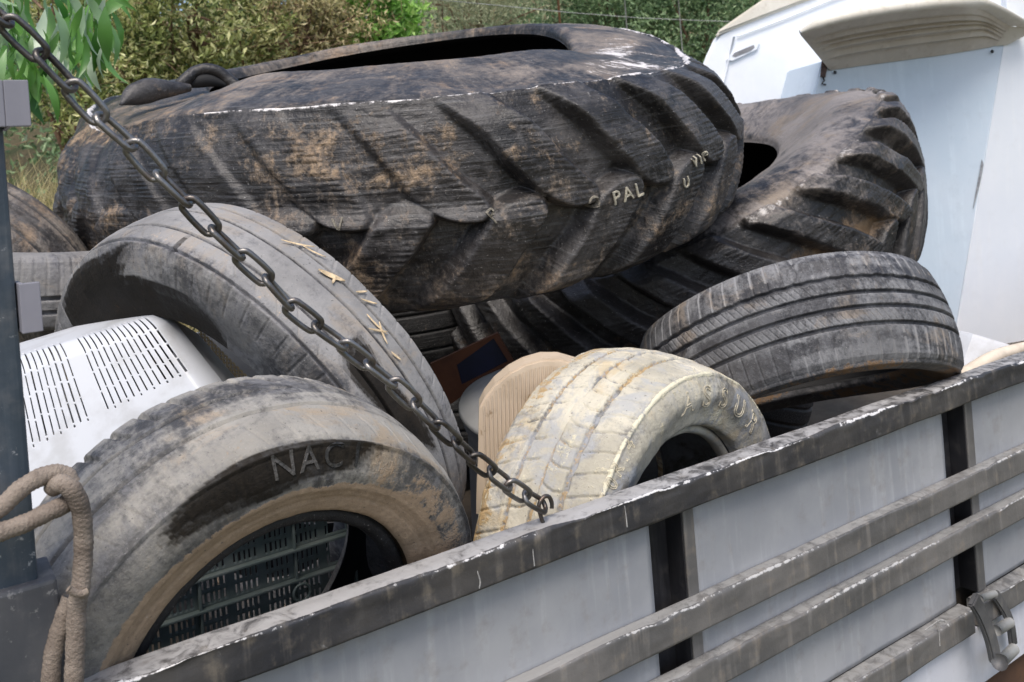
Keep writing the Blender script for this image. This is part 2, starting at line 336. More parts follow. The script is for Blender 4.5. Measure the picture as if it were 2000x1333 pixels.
# ---- big tractor tyre -------------------------------------------------------
def tread_tractor(n,wid,slope,height,heightf=None,rough=.0015,inner=.10,fade=(1.1,.70)):
    def f(TH,Q,T):
        u=TH/(2*PI); z=Q*.5*T.Wt; rr=T.Ro; per=2*PI*rr/n; hs=.5*T.Wt*1.2; out=np.zeros_like(TH); rimm=np.zeros_like(TH)
        for sg in (1,-1):
            az=sg*z                                          # distance from the centre towards this side
            wob=(fbm(u,Q,40,3,2,5+sg)-.5)*.02
            ph=TH*rr-(0 if sg>0 else .5*per)+slope*az*(1+.2*az/hs)+wob
            d=np.abs(ph-np.round(ph/per)*per)/math.sqrt(1+slope**2)-wid*.5*(1-.12*np.clip(az/hs,0,1))
            zi=-inner*.5*T.Wt
            e=zi+wid*.45-az                                  # >0 past the rounded inner end
            d=np.where(e>0,np.hypot(np.maximum(d+wid*.45,0),e)-wid*.45,d)
            d=np.maximum(d,az-hs)
            out=np.maximum(out,1-ss(d,-.010,.010)); sd_=(ph-np.round(ph/per)*per); rimm=np.maximum(rimm,np.exp(-((d+.014)/.020)**2)*(.35+.65*(sd_>0)))
        edge=ss(np.abs(Q),fade[0],fade[1])                          # fade down the sidewall
        lug_h=(heightf(TH,Q,T) if heightf else 1.+0*TH); hh=height*lug_h
        comb=(np.abs(np.sin(z*PI/.0105+9*fbm(u,Q*.6,26,3,3,9)))**.5)*.0034*ss(np.abs(Q),1.05,.9)
        lum=(fbm(u,Q*.5,60,14,4,3)-.5)*.006
        return (out*hh*edge+comb*(.04+.45*ss(fbm(u,Q,18,4,2,14),.50,.66)*(.3+.7*(1-ss(lug_h,.2,.6)))+.75*rimm*out*ss(fbm(u,Q,30,5,2,19),.3,.5))+lum*ss(np.abs(Q),2.0,1.2)+ (fbm(u,Q*.5,220,60,2,21)-.5)*rough)
    return f
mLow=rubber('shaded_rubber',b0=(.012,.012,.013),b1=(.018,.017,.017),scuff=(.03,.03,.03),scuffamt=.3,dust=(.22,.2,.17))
G_T='old tyres piled on the truck bed'
CR=(.010,.010,.012)
# --- A: worn tractor tyre on top of the heap
mA=rubber('worn_tractor_rubber',b0=(.011,.010,.010),b1=(.036,.032,.030),scuff=(.115,.108,.106),scuffamt=.45,dust=(.25,.21,.175),mud=(.34,.235,.14),white=(.80,.76,.74),sc=.6,rough=.43,comb=.5,mudsoft=.6)
def pA(TH,Q,H,T):
    u=TH/(2*PI); n=ss(fbm(u,Q,14,3,4,2),.3,.7)
    white=1.05*ss(np.abs(Q-1.0-.03*n),.055,.0)*(.6+.4*n)+.60*ss(Q,.9,1.15)*ss(Q,1.9,1.5)*bump1(TH,A_R+.25,.55)*(.5+.7*n)
    return dict(dust=.07+.22*n+.16*ss(Q,1,1.2)+.28*ss(Q,1,1.5)*n+.22*ss(-Q,.1,.9)*n, mud=.30*blobA(TH,Q)*(.4+.8*n)+.34*bump1(TH,A_F-.95,.4)*n+.16*ss(-Q,.0,.5)*n+.06*n, white=white, wet=0*TH)
A_F=1.02; A_R=1.85
def blobA(TH,Q): return bump1(TH,A_F+.05,.34)*ss(Q,.1,.45)*ss(Q,1.0,.75)
def hA(TH,Q,T): d=(TH-A_F+PI)%(2*PI)-PI; return .26+.9*ss(d,-.02,.34)*ss(d,1.75,1.0)+.62*ss(-Q,-.1,.1)*ss(d,-.7,-.3)*ss(d,.5,.1)
def tA(TH,Q,T):
    h=tread_tractor(27,.100,.72,.038,hA)(TH,Q,T); u=TH/(2*PI)
    rag=bump1(TH,A_F-1.05,.40)*ss(np.abs(Q),1.3,.8)
    h=h+rag*((fbm(u,Q*.5,44,2,4,17)-.5)*.085)
    wav=(fbm(u,Q*.3,7,1,2,23)-.5)*.05*ss(np.abs(Q),.9,1.3)
    return h+wav-.016*ss(Q,1.005,1.05)*ss(Q,1.95,1.6)
def wA(th,r,z,T):
    q=np.clip(z/(.5*T.W),0,1); e=np.clip((r-T.Rb)/(T.Ro-T.Rb),0,1); up=np.clip(z/(.1*T.W),0,1)
    k=bump1(th,.02,.42); k2=bump1(th,2.35,.60)
    r=r-k*.05*q+.02*bump1(th,.05,.3)-k2*.045*q
    z=z-k*q*.06-k2*q*.055
    z=z+up*(.030+.028*bump1(th,1.55,.75)+.020*bump1(th,.38,.34))*(1-ss(e,.0,.75))                                  # collapsed beads stand proud of the sidewall
    z=z-.036*bump1(th,3.0,.75)*e-.035*bump1(th,4.0,.7)*e+.0*e
    return r,z
A=tyre('tractor_tyre','huge worn tractor tyre with chevron lugs lying on top of the tyre heap','tractor tyre',G_T,
  [1.012,1.926,1.876],[-.1634,-.1641,.9728],.762,.380,.455,[.0196,.0127,-.0182,.0182],1.2,mA,wt=.92,wb=.90,drop=.018,NU=1500,nt=190,tread=tA,paintf=pA,ns=11,warp=wA)
tw=A.root.matrix_world; bpy.context.view_layer.update(); twi=A.root.matrix_world.inverted()
def loc(pts): return [np.array(twi@Vector(q)) for q in pts]
tube('torn_bead',spline(loc([at(346,172,2.30),at(362,156,2.31),at(380,142,2.33),at(404,136,2.34),at(428,142,2.35),at(446,156,2.36),at(466,172,2.36)]),5),[.016]*31,mA,A.root,12)
tube('torn_flap',spline(loc([at(235,205,2.12),at(262,186,2.16),at(298,176,2.2),at(335,174,2.24),at(370,172,2.28)]),5),[.003,.007,.013,.019,.023,.027,.029,.030,.031,.031,.030,.028,.026,.024,.022,.020,.018,.016,.014,.012,.010],mA,A.root,12)
tube('bead_gap_shade',spline(loc([at(362,168,2.325),at(404,156,2.345),at(450,168,2.36)]),6),[.006,.010,.014,.017,.019,.020,.020,.019,.017,.014,.011,.008,.006],LINER,A.root,10)  # dark lump stands in for the shaded hole inside the torn bead
# --- B: second tractor tyre, tilted
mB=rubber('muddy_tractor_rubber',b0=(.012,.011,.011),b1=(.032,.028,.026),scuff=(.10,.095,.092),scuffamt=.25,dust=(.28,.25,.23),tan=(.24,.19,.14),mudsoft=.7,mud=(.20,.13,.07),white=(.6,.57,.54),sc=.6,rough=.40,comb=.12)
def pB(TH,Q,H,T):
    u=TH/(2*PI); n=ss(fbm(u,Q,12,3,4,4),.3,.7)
    return dict(dust=.02+.25*n+.48*ss(Q,.85,1.2)+.22*ss((TH-1.9+PI)%(2*PI)-PI,.0,.5)*n-.9*bump1(TH,1.2,.85), mud=(.48*ss(Q,.75,.3)*n*1.5)*ss(H,.03,.0)+.28*ss(Q,.6,.0)*n, white=.50*ss(np.abs(Q-1.0),.10,.0)*ss(n,.25,.6), wet=0*TH)  # dust left off on the gap side, painting the shade under the big tyre
def tB(TH,Q,T):
    u=TH/(2*PI)
    return tread_tractor(30,.072,.95,.046,None,fade=(1.12,.85))(TH,Q,T)+(fbm(u,Q*.3,9,1,3,23)-.5)*.03*ss(np.abs(Q),.8,1.2)
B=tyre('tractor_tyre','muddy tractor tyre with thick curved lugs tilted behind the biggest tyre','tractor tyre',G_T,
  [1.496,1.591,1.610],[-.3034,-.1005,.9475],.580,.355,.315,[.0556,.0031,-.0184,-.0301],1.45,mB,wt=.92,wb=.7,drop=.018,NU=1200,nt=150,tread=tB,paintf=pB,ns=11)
# --- car tyre tread built from grooves
def grooves(Q,TH,T,qs,wd,depth,zig=0,per=60):
    h=np.zeros_like(Q)
    for i,q in enumerate(qs):
        z=zig[i] if zig else 0
        d=np.abs((Q-q)-z*np.abs(((TH*per/(2*PI))%1)-.5))*.5*T.Wt
        h=np.minimum(h,-depth*(1-ss(d,wd*.35,wd*.65)))
    return h
def sipes(Q,TH,T,n,q0,q1,wd,depth,skew=0.,curve=0.,seed=3):
    per=2*PI/n; ph=TH+skew*Q+curve*Q*Q; k=np.round(ph/per); d=np.abs(ph-k*per)*T.Ro
    return -depth*(1-ss(d,wd*.3,wd*.7))*ss(Q,q0-.03,q0+.03)*ss(Q,q1+.03,q1-.03)
def pC(TH,Q,H,T):
    u=TH/(2*PI); n=ss(fbm(u,Q,10,3,4,6),.3,.7)
    sip=sipes(Q,TH,T,72,-1.2,-.6,.006,1.)+sipes(Q,TH,T,72,.5,1.15,.006,1.)
    return dict(dust=.30+.34*n+.5*ss(-sip,.2,.9)*ss(n,.35,.6)-.35*ss(-H,.003,.006), mud=.35*ss(Q,1.0,1.25)*n*1.6, white=0*TH, wet=.25*ss(Q,1.5,1.9))
def tC(TH,Q,T):
    g=grooves(Q,TH,T,[-.56,-.22,.08,.42],.0075,.0075,[.05,0,0,0])
    g=np.minimum(g,sipes(Q,TH,T,72,-1.22,-.6,.0028,.002))
    g=np.minimum(g,sipes(Q,TH,T,72,.46,1.16,.0028,.002))
    g=np.minimum(g,sipes(Q,TH,T,144,-.52,-.25,.0024,.0016,.18)); g=np.minimum(g,sipes(Q,TH,T,144,.12,.40,.0024,.0016,.18))
    rim=.004*ss(np.abs(np.abs(Q)-1.22),.05,.02)
    return g+rim
mC=rubber('ribbed_car_rubber',b0=(.022,.022,.026),b1=(.06,.058,.06),scuff=(.15,.15,.16),scuffamt=.4,dust=(.24,.24,.245),mud=(.20,.12,.06),sc=1.,rough=.6,comb=.15,bmp=.5)
Ct=tyre('car_tyre','dark ribbed car tyre with four grooves overhanging the side rail','car tyre',G_T,
  [1.455,1.193,1.358],[-.1091,-.3657,-.9243],.306,.207,.204,[.0133,.0142,0,-.0025],1.12,mC,wt=.84,wb=.8,NU=1400,nt=170,tread=tC,paintf=pC)
# --- D: cream mud-caked tyre
mD=rubber('cream_caked_rubber',b0=(.12,.115,.10),b1=(.20,.19,.17),scuff=(.36,.37,.39),scuffamt=.6,dust=(.62,.57,.45),tan=(.56,.45,.28),bmp=.6,mud=(.42,.29,.14),white=(.70,.65,.48),sc=1.,rough=.75,comb=.1,patch=((.33,.345,.37),.47,.62))
def tD(TH,Q,T):
    g=grooves(Q,TH,T,[-.45,.02,.5],.009,.007,[.05,.05,.05],58)
    g=np.minimum(g,sipes(Q,TH,T,58,-.42,.0,.004,.0035,.25,.3)); g=np.minimum(g,sipes(Q,TH,T,58,.04,.48,.004,.0035,-.22,.35))
    g=np.minimum(g,sipes(Q,TH,T,58,.53,1.12,.004,.003,.12,.0)); g=np.minimum(g,sipes(Q,TH,T,58,-1.12,-.48,.004,.003,.12,.0))
    u=TH/(2*PI)
    return g*ss(fbm(u,Q,9,3,3,8),.15,.40)+(fbm(u,Q*.5,50,12,3,12)-.5)*.004+.004*ss(np.abs(Q-1.12),.06,.02)
def pD(TH,Q,H,T):
    u=TH/(2*PI); n=ss(fbm(u,Q,9,3,4,10),.3,.7)
    return dict(dust=.50+.30*n+.25*ss(Q,1.1,.9)-.55*ss(-H,.002,.005)-.25*ss(Q,1.05,1.3)*ss(Q,1.7,1.5)*(1-n)+.2*ss(Q,1.5,1.7), mud=.62*ss(Q,-.35,-.9)*(.5+n)+.22*ss(n,.45,.8)+.40*ss(-H,.002,.005), white=.45*ss(n,.45,.6)+.35*ss(np.abs(Q-1.12),.07,.02), wet=0*TH)
D=tyre('car_tyre','cream mud-caked car tyre standing upright behind the side rail','car tyre',G_T,
  [.868,1.033,1.188],[.248,-.9608,-.1235],.286,.20,.193,[.0108,.002,.0018,-.001],1.22,mD,wt=.82,wb=.85,NU=1100,nt=130,tread=tD,paintf=pD,bead=(mD,.013,.9),liner=mD)
# --- E: grey truck tyre leaning in the heap
mE=rubber('grey_truck_rubber',b0=(.045,.045,.05),b1=(.09,.088,.09),scuff=(.20,.20,.215),scuffamt=.65,dust=(.30,.29,.28),tan=(.33,.28,.225),contrast=.8,bmp=.5,mud=(.50,.36,.23),white=(.6,.57,.52),sc=.9,rough=.62,comb=.25)
def tE(TH,Q,T):
    g=grooves(Q,TH,T,[-.62,-.22,.50,.97],.0055,.007)
    u=TH/(2*PI)
    g=np.minimum(g,sipes(Q,TH,T,64,.98,1.35,.003,.0018,.0)); g=np.minimum(g,sipes(Q,TH,T,58,.52,.95,.0026,.0016,.22)*ss(fbm(u,Q,20,3,2,20),.45,.6)); g=np.minimum(g,sipes(Q,TH,T,70,-1.15,-.66,.0026,.0018,.12)*ss(fbm(u,Q,16,3,2,22),.4,.6))
    return g+(fbm(u,Q*.5,40,8,3,15)-.5)*.003
def pE(TH,Q,H,T):
    u=TH/(2*PI); n=ss(fbm(u,Q,8,3,4,11),.3,.7)
    d=dict(dust=.42+.32*n+.25*ss(.9-Q,.0,.3)-.9*ss(-H,.003,.006), mud=.22*ss(n,.5,.75)*ss(Q,.3,1.0), white=0*TH, wet=0*TH)
    for poly in WET_E: d['wet']=np.maximum(d['wet'],blob(TH,Q,poly))
    return d
WET_E=[[(5.5,1.15),(5.275,1.07),(4.97,1.16),(4.729,1.02),(4.654,1.03),(4.81,1.26),(4.863,1.38),(4.75,1.36),(4.598,1.40),(4.305,1.40),(4.178,1.49),(4.10,1.6),(4.1,2),(5.5,2)],
 [(3.653,.57),(3.683,.2),(3.665,-.0),(3.617,.0),(3.517,.12),(3.355,.0),(3.162,-.1),(3.087,-.2),(3.125,.07),(3.226,.44),(3.402,.67),(3.547,.75),(3.606,.74)],
 [(4.84,.92),(4.805,.95),(4.73,.50),(4.755,.48)],[(4.77,.84),(4.735,.86),(4.66,.45),(4.685,.43)],[(4.47,1.12),(4.435,1.14),(4.45,.55),(4.475,.55)],[(4.70,.66),(4.68,.68),(4.63,.42),(4.645,.40)]]
E_=tyre('old_tyre','grey dusty truck tyre with three thin grooves leaning under the chain','truck tyre',G_T,
  [.393,1.344,1.408],[-.859,-.4341,-.2714],.34,.173,.211,[-.0027,.0243,-.0014,-.0125],1.2,mE,wt=.86,wb=.85,drop=.009,NU=1200,nt=150,tread=tE,paintf=pE)
# --- F: front tyre with lettering
mF=rubber('dusty_sidewall_rubber',b0=(.052,.050,.050),b1=(.10,.096,.092),scuff=(.20,.197,.20),scuffamt=.7,dust=(.38,.355,.31),tan=(.42,.32,.21),bmp=.5,mud=(.34,.245,.16),white=(.6,.56,.5),sc=1.,rough=.6,comb=.2)
def tF(TH,Q,T):
    u=TH/(2*PI)
    g=grooves(Q,TH,T,[-.3,.3],.006,.006)
    g=np.minimum(g,sipes(Q,TH,T,50,-1.2,-.5,.008,.006,.1)); g=np.minimum(g,sipes(Q,TH,T,50,.55,1.0,.003,.001,.1))
    rim=.0035*ss(np.abs(Q-1.12),.035,.01)+.002*ss(np.abs(Q-1.52),.02,.005)-.0015*ss(np.abs(Q-1.62),.02,.006)
    return g+rim+(fbm(u,Q*.5,40,8,3,16)-.5)*.003
def pF(TH,Q,H,T):
    u=TH/(2*PI); n=ss(fbm(u,Q,8,3,4,13),.3,.7)
    d=dict(dust=.22+.36*n+.42*ss(Q,1.1,.95)*ss(Q,.1,.5)*bump1(TH,4.35,.55)+.1*ss(Q,1.1,.9), mud=1.15*ss(Q,1.44,1.54)*ss(Q,1.90,1.87)+.42*ss(Q,1.15,1.3)*ss((TH-4.35+PI)%(2*PI)-PI,.1,-.4)+.10*ss(n,.5,.7)*ss(Q,.2,.9), white=0*TH, wet=1.1*ss(Q,1.86,1.90))
    for poly in WET_F: d['wet']=np.maximum(d['wet'],blob(TH,Q,poly)); d['mud']=d['mud']*(1-blob(TH,Q,poly))
    return d
WET_F=[[(5.329,1.24),(5.243,1.16),(5.076,1.06),(4.905,1.03),(4.738,1.04),(4.563,1.07),(4.43,1.10),(4.27,1.12),(4.2,1.16),(4.33,1.22),(4.431,1.36),(4.671,1.40),(4.77,1.46),(4.914,1.46),(5.105,1.40),(5.269,1.36),(5.334,1.29)]]
Ft=tyre('car_tyre','dusty tyre with embossed lettering and brown inner ring nearest the corner post','car tyre',G_T,
  [.375,1.325,1.144],[.1225,-.9389,-.3217],.343,.229,.215,[.0117,.0092,.0017,-.0044],.90,mF,wt=.80,wb=.85,NU=1100,nt=130,tread=tF,paintf=pF,bead=(mLow,.016,.0))

# lettering moulded in or painted on the tyres
mLet=rubber('raised_letter_rubber',b0=(.018,.018,.018),b1=(.045,.043,.04),scuff=(.13,.12,.11),scuffamt=.5,dust=(.3,.27,.23),rough=.45)
letters(Ft,'NACI',.040,4.60,1.26,-.118,mLet,ext=.0010)
mLetD=rubber('cream_letter_rubber',b0=(.42,.37,.27),b1=(.56,.50,.37),scuff=(.6,.54,.4),scuffamt=.5,rough=.8)
letters(D,'ASSUR',.052,4.33,1.42,-.212,mLetD,outline=.0010,sx=1.1)
letters(D,'70R14',.030,5.46,1.20,-.072,mLetD,outline=.0009)
mSmear=rubber('rubbed_paint_marks',b0=(.20,.18,.14),b1=(.32,.29,.23),scuff=(.10,.09,.08),rough=.8)
mChalk=rubber('yellowed_paint_marks',b0=(.36,.33,.25),b1=(.52,.48,.38),scuff=(.6,.56,.46),scuffamt=.4,rough=.8)
for tx,th_,q_,sz,rt,of in (('PAL',1.515,-.06,.038,.15,.003),('VIP',1.768,.035,.029,.2,.003),('U',1.702,-.13,.030,.1,.003),('O',1.43,-.07,.036,.5,.001),('P',1.215,-.03,.034,.6,.001),('V',.92,-.03,.036,.1,.001)):
    letters(A,tx,sz,th_,q_,sz*.74/A.Ro,mSmear if tx in 'OPV' else mChalk,'painted_letter',ext=.0015,off=of,rot=rt,tread=True,dq=.01)

# ================================================================== TRUCK SIDE
Y0=1.0
truck=tag(empty("truck_bed",(0,0,0)),"grey dropside truck bed with black rails carrying the old tyres","truck bed")
mRail=paint('weathered_dark_rail',(.026,.027,.032),(.075,.07,.066),.5,(.20,.17,.13),.6,.5,.1,1.,edge=(.72,.70,.68),bm_=.5)
mRail2=paint('weathered_grey_rail',(.10,.098,.096),(.185,.175,.165),.5,(.25,.21,.165),.6,.5,.1,1.,edge=(.50,.49,.47),bm_=.5)
mPanel=paint('grey_blue_panel',(.265,.275,.295),(.345,.35,.362),.45,(.21,.19,.165),.45,.45,0,1.,bm_=.12,chips=((.16,.15,.14),.70))
mSkirt=paint('pale_skirt_paint',(.52,.53,.58),(.60,.61,.66),.3,(.35,.33,.30),.25,.45,0,1.)
mPost=paint('dark_blue_post',(.022,.035,.048),(.05,.066,.085),.4,(.15,.15,.15),.4,.5,.1,1.,chips=((.30,.31,.32),.57))
mDark=paint('black_channel',(.010,.010,.012),(.03,.03,.034),.3,(.10,.09,.08),.3,.5,.1,1.,chips=((.16,.16,.17),.62))
mBrk=paint('grey_bracket',(.20,.197,.225),(.235,.23,.26),.15,(.22,.2,.2),.2,.5,0,1.,bm_=.15)
mWood=paint('deck_boards',(.05,.04,.03),(.09,.07,.05),.3,(.04,.03,.02),.5,.8)
def rail(name,x0,x1,y0,y1,z0,z1,mat,seed=1,dent=.0012,edgew=.010,topw=.0):
    """rectangular tube with dented, worn edges"""
    b=.004; sec=[]
    def seg(a,c,n): 
        for t in np.linspace(0,1,n,endpoint=False): sec.append((a[0]+(c[0]-a[0])*t,a[1]+(c[1]-a[1])*t))
    seg((y0,z0+b),(y0,z1-b),14); 
    for a in np.linspace(PI,PI/2,5)[:-1]: sec.append((y0+b+b*math.cos(a),z1-b+b*math.sin(a)))
    seg((y0+b,z1),(y1-b,z1),12)
    for a in np.linspace(PI/2,0,4)[:-1]: sec.append((y1-b+b*math.cos(a),z1-b+b*math.sin(a)))
    seg((y1,z1-b),(y1,z0+b),5); seg((y1,z0),(y0,z0),5)
    sec=np.array(sec); n=int((x1-x0)/.006); X=np.linspace(x0,x1,n); u=X[:,None]; 
    Yv=sec[None,:,0]+0*u; Zv=sec[None,:,1]+0*u; s_=np.arange(len(sec))[None,:]/6.
    d1=(vn(u*9+0*s_,s_+0*u,seed)-.5)*dent*2; d2=(vn(u*60+0*s_,s_*2+0*u,seed+3)-.5)*dent
    top=np.exp(-np.hypot(Yv-y0,Zv-z1)/.008); Zv=Zv+(d1+d2)*(.5+top*1.2)-top*.004*ss(vn(u*25+0*s_,0*s_+0*u,seed+7),.6,.9); Yv=Yv+(d1-d2)*(.5+top)
    V=np.stack([X[:,None]+0*Yv,Yv,Zv],-1)
    ed=np.exp(-(np.hypot(sec[:,0]-y0,sec[:,1]-z1)/edgew)**2)*.8; tp__=((sec[:,1]>z1-.002)&(sec[:,0]>y0+.003))*1.
    E_at=ed[None,:]*(.62+.75*vn(u*7+0*s_,0*s_+0*u,seed+11))
    T_at=topw*tp__[None,:]*(.75+.5*vn(u*5+0*s_,0*s_+0*u,seed+17))*(1.1-.35*ss(u,.5,1.1))  # paler upper faces: dust and wear, with skylight painted into the colour
    k=len(sec); Fc=[list(f) for f in gridfaces(n,k,True)]+[list(range(k))[::-1],[(n-1)*k+i for i in range(k)]]
    o=raw(name,V.reshape(-1,3),Fc,mat,truck,attrs={'edge':E_at.ravel(),'top':T_at.ravel()}); return o
ZT=1.269
XE=4.3
rail('top_rail',.105,XE,Y0,Y0+.042,ZT-.050,ZT,mRail,1,.0016,.0055,.75)
rail('side_rail',.105,XE,Y0,Y0+.025,1.031,1.080,mRail2,4,.001,.005,.95)
rail('side_rail',.105,XE,Y0,Y0+.025,.936,.984,mRail2,8,.001,.005,.95)
# bottom rail in two lengths, meeting at the latch
rail('bottom_rail',.105,1.700,Y0-.004,Y0+.030,.772,.822,mRail2,12,.001,.006,.8)
rail('bottom_rail',1.735,XE,Y0-.004,Y0+.030,.772,.822,mRail2,15,.001,.006,.8)
# panel sheets and the channel posts between them
posts=[(.895,.960,.985),(1.690,1.765,1.795),(2.60,2.67,2.70),(3.45,3.52,3.55)]
xs=[.105]+[v for p in posts for v in (p[0],p[2])]+[XE]
def panel(a,b):
    nx=max(8,int((b-a)/.01)); X,Zg=np.meshgrid(np.linspace(a,b,nx),np.linspace(.825,ZT-.052,44),indexing='ij')
    Yg=Y0+.0285+.0022*(vn(X*7,Zg*9,4)-.5)+.0012*(vn(X*19+3,Zg*23,9)-.5)
    o=raw('side_panel',np.stack([X,Yg,Zg],-1).reshape(-1,3),gridfaces(nx,44,False)[:,::-1],mPanel,truck); md=o.modifiers.new('t','SOLIDIFY'); md.thickness=.003; md.offset=-1
for a,b in zip(xs[::2],xs[1::2]): panel(a,b)
for a,b,c in posts:
    bm=bmesh.new(); badd(bm,a-.004,c+.004,Y0+.060,Y0+.064,.825,ZT-.052); badd(bm,a-.004,a-.001,Y0+.034,Y0+.0595,.825,ZT-.052); badd(bm,b,b+.003,Y0+.024,Y0+.0595,.825,ZT-.052)
    ch=bmobj('post_channel',bm,mDark,truck)
    box('flange',b+.0032,c,Y0+.0215,Y0+.0265,.825,ZT-.052,mRail2,ch,.001)
# the far side, front board, deck and chassis
box('far_side',.06,XE,3.36,3.40,.78,ZT,mPanel,truck,.004)
box('deck',.06,XE,Y0+.07,3.355,.765,.815,mWood,truck,.003)
box('front_board',XE+.005,XE+.045,Y0,3.40,.78,ZT,mPanel,truck,.004)
box('tail_board',.02,.055,Y0+.05,3.40,.78,ZT,mPanel,truck,.004)
bm=bmesh.new(); badd(bm,.06,XE,1.55,1.63,.55,.76); badd(bm,.06,XE,2.75,2.83,.55,.76)
for k in range(7): badd(bm,.2+k*.62,.26+k*.62,Y0+.06,3.3,.70,.763)
bmobj('chassis',bm,mDark,truck)
mRust=paint('rusty_underside',(.06,.03,.018),(.12,.06,.03),.3,(.03,.02,.015),.5,.8)
box('skirt',.3,XE,Y0+.012,Y0+.018,.652,.768,mSkirt,truck,.001)
box('underframe_beam',.3,XE,Y0+.03,Y0+.07,.54,.66,mRust,truck,.003)
# corner post with brackets
bm=bmesh.new(); badd(bm,.035,.0845,Y0-.002,Y0+.045,.62,2.15,None,.004,2); cp=bmobj('corner_post',bm,mPost,truck)
box('stake_pocket',.02,.0995,Y0-.014,Y0+.060,.60,1.395,paint('speckled_pocket',(.045,.05,.06),(.10,.10,.105),.4,(.2,.19,.18),.4,.55,.1,1.,chips=((.24,.235,.23),.55)),cp,.004)
for (z0,z1,x1) in ((1.835,1.880,.107),(1.636,1.684,.1035)):
    bm=bmesh.new(); badd(bm,.0855,x1,Y0-.022,Y0-.016,z0,z1,None,.001); badd(bm,.0855,.090,Y0-.0155,Y0+.03,z0,z1,None,.001)
    badd(bm,.04,.0853,Y0-.022,Y0-.016,z0,z1,None,.001) if z0>1.8 else None
    bmobj('bracket',bm,mBrk,cp)
# latch on the bottom rail
lt=empty('latch',(0,0,0)); lt.parent=truck
mIron=paint('cast_iron',(.05,.05,.053),(.11,.11,.112),.2,(.22,.20,.18),.5,.55,.2,1.5,bm_=.6); mWhiteR=paint('worn_pale_metal',(.20,.20,.195),(.30,.30,.285),.1,(.3,.28,.25),.4,.45,.1,1.)
def lev(name,pts,wd,y0,y1,mat):
    P=spline(pts,6); T=np.gradient(P,axis=0); T/=np.linalg.norm(T,axis=1)[:,None]; Nn=np.stack([-T[:,1],T[:,0]],1); wv=np.asarray([wd]*len(P))
    a=P+Nn*wv[:,None]*.5; b=P-Nn*wv[:,None]*.5; out=np.vstack([a,b[::-1]])
    return prism(name,[(x,y0,z) for x,z in out],(0,y1-y0,0),mat,lt,.003)
p=lambda x,y,yy: aty(x,y,yy)[[0,2]]
lev('lever_arm',[p(1906,1172,.95),p(1922,1200,.95),p(1936,1235,.95),p(1944,1262,.95),p(1950,1292,.95)],.030,.950,.962,mIron)
lev('lever_arm',[p(1946,1162,.985),p(1964,1190,.985),p(1976,1220,.985),p(1982,1262,.985)],.022,.983,.993,mIron)
for a,b,r_ in (((1942,1160),(1914,1170),.007),((1972,1216),(1946,1232),.010),((1980,1268),(1958,1290),.011)):
    c=aty(*a,.9825); d=aty(*b,.9625); tube('latch_pin',[d,(c+d)/2,c],r_,mWhiteR,lt,14)
tube('pivot_boss',[aty(1952,1294,.942),aty(1952,1294,.949)],.015,mIron,lt,18)

mDrip=pmat('dried_white_drip',(.33,.32,.305),.8,90,.35)
def drip(pts,r_,y=Y0): 
    P=spline([aty(a,b,y) for a,b in pts],5); V=tubeV(P,np.linspace(r_*.5,r_,len(P)),8); V[:,:,1]=y+(V[:,:,1]-y)*.35
    o=raw('paint_drip',V.reshape(-1,3),gridfaces(len(V),8,True)[:,::-1],mDrip,truck); return o
for pts,r_ in (([(936,1092),(932,1112),(938,1136),(936,1150)],.0013),([(1040,1066),(1042,1088),(1044,1106)],.0012),([(1220,988),(1223,1010),(1225,1030)],.0013)): drip(pts,r_)
for pts,r_ in (([(1806,1232),(1820,1222),(1836,1212),(1846,1214)],.0022),([(1828,1218),(1834,1236),(1836,1262)],.0016)): drip(pts,r_,Y0-.004)

# ================================================================== CHAIN AND ROPE
mChain=paint('rusted_chain_steel',(.075,.068,.062),(.24,.23,.22),.1,(.13,.075,.045),.65,.34,.75,2.,bm_=.6)
chain=tag(empty('chain',(0,0,0)),'rusty steel link chain running from the corner post down to the top rail','chain')
js=[(-60,-15),(10,40),(75,102),(137,167),(196,231),(255,282),(308,341),(364,394),(416,449),(470,500),(520,545),(562,594),(612,634),(660,664),(700,700),(742,727),(783,762),(823,802),(862,838),(902,876),(940,908),(980,938),(1020,966),(1062,990)]
J=np.array([aty(x,y,np.interp(k,[0,11,18,23],[.99,.99,.985,1.025])) for k,(x,y) in enumerate(js)])
# re-space evenly along the run
sg=np.concatenate([[0],np.cumsum(np.linalg.norm(np.diff(J,axis=0),axis=1))]); nl=23; tt=np.linspace(0,sg[-1],nl+1)
J=np.stack([np.interp(tt,sg,J[:,k]) for k in range(3)],1)
for k in range(nl):
    a,b=J[k],J[k+1]; c=(a+b)/2; d=(b-a); L=np.linalg.norm(d); d/=L; wr=.0034
    s0=np.cross(d,[0,1,0.]); s0/=np.linalg.norm(s0); s1=np.cross(d,s0)
    an=(R(38) if k%2 else R(-52))+random.uniform(-.25,.25); sdv=s0*math.cos(an)+s1*math.sin(an)
    hl=L/2+wr*1.2; hw=.0102; P=[]
    for t in np.linspace(0,2*PI,40,endpoint=False):
        x=math.cos(t); y=math.sin(t); P.append(c+d*(np.sign(x)*(hl-hw)*min(1,abs(x)*2.6)+x*hw)+sdv*y*hw)
    tube('link',P,wr,mChain,chain,10,closed=True)
hk=J[-1]; dd=J[-1]-J[-2]; dd/=np.linalg.norm(dd)
hook=[hk+np.array([0,0,-.032]),hk+np.array([-.006,0,-.012]),hk+np.array([-.008,0,.004]),hk+np.array([.001,0,.013]),hk+np.array([.010,0,.011]),hk+np.array([.014,0,.002]),hk+np.array([.0135,0,-.006])]
tube('hook',spline(hook,6),.0030,mChain,chain,10)
m_,t,p_=newmat('brown_rope'); v=coord(t); uvn=noise(t,v,180,4,.7); n1=noise(t,v,25,4,.6)
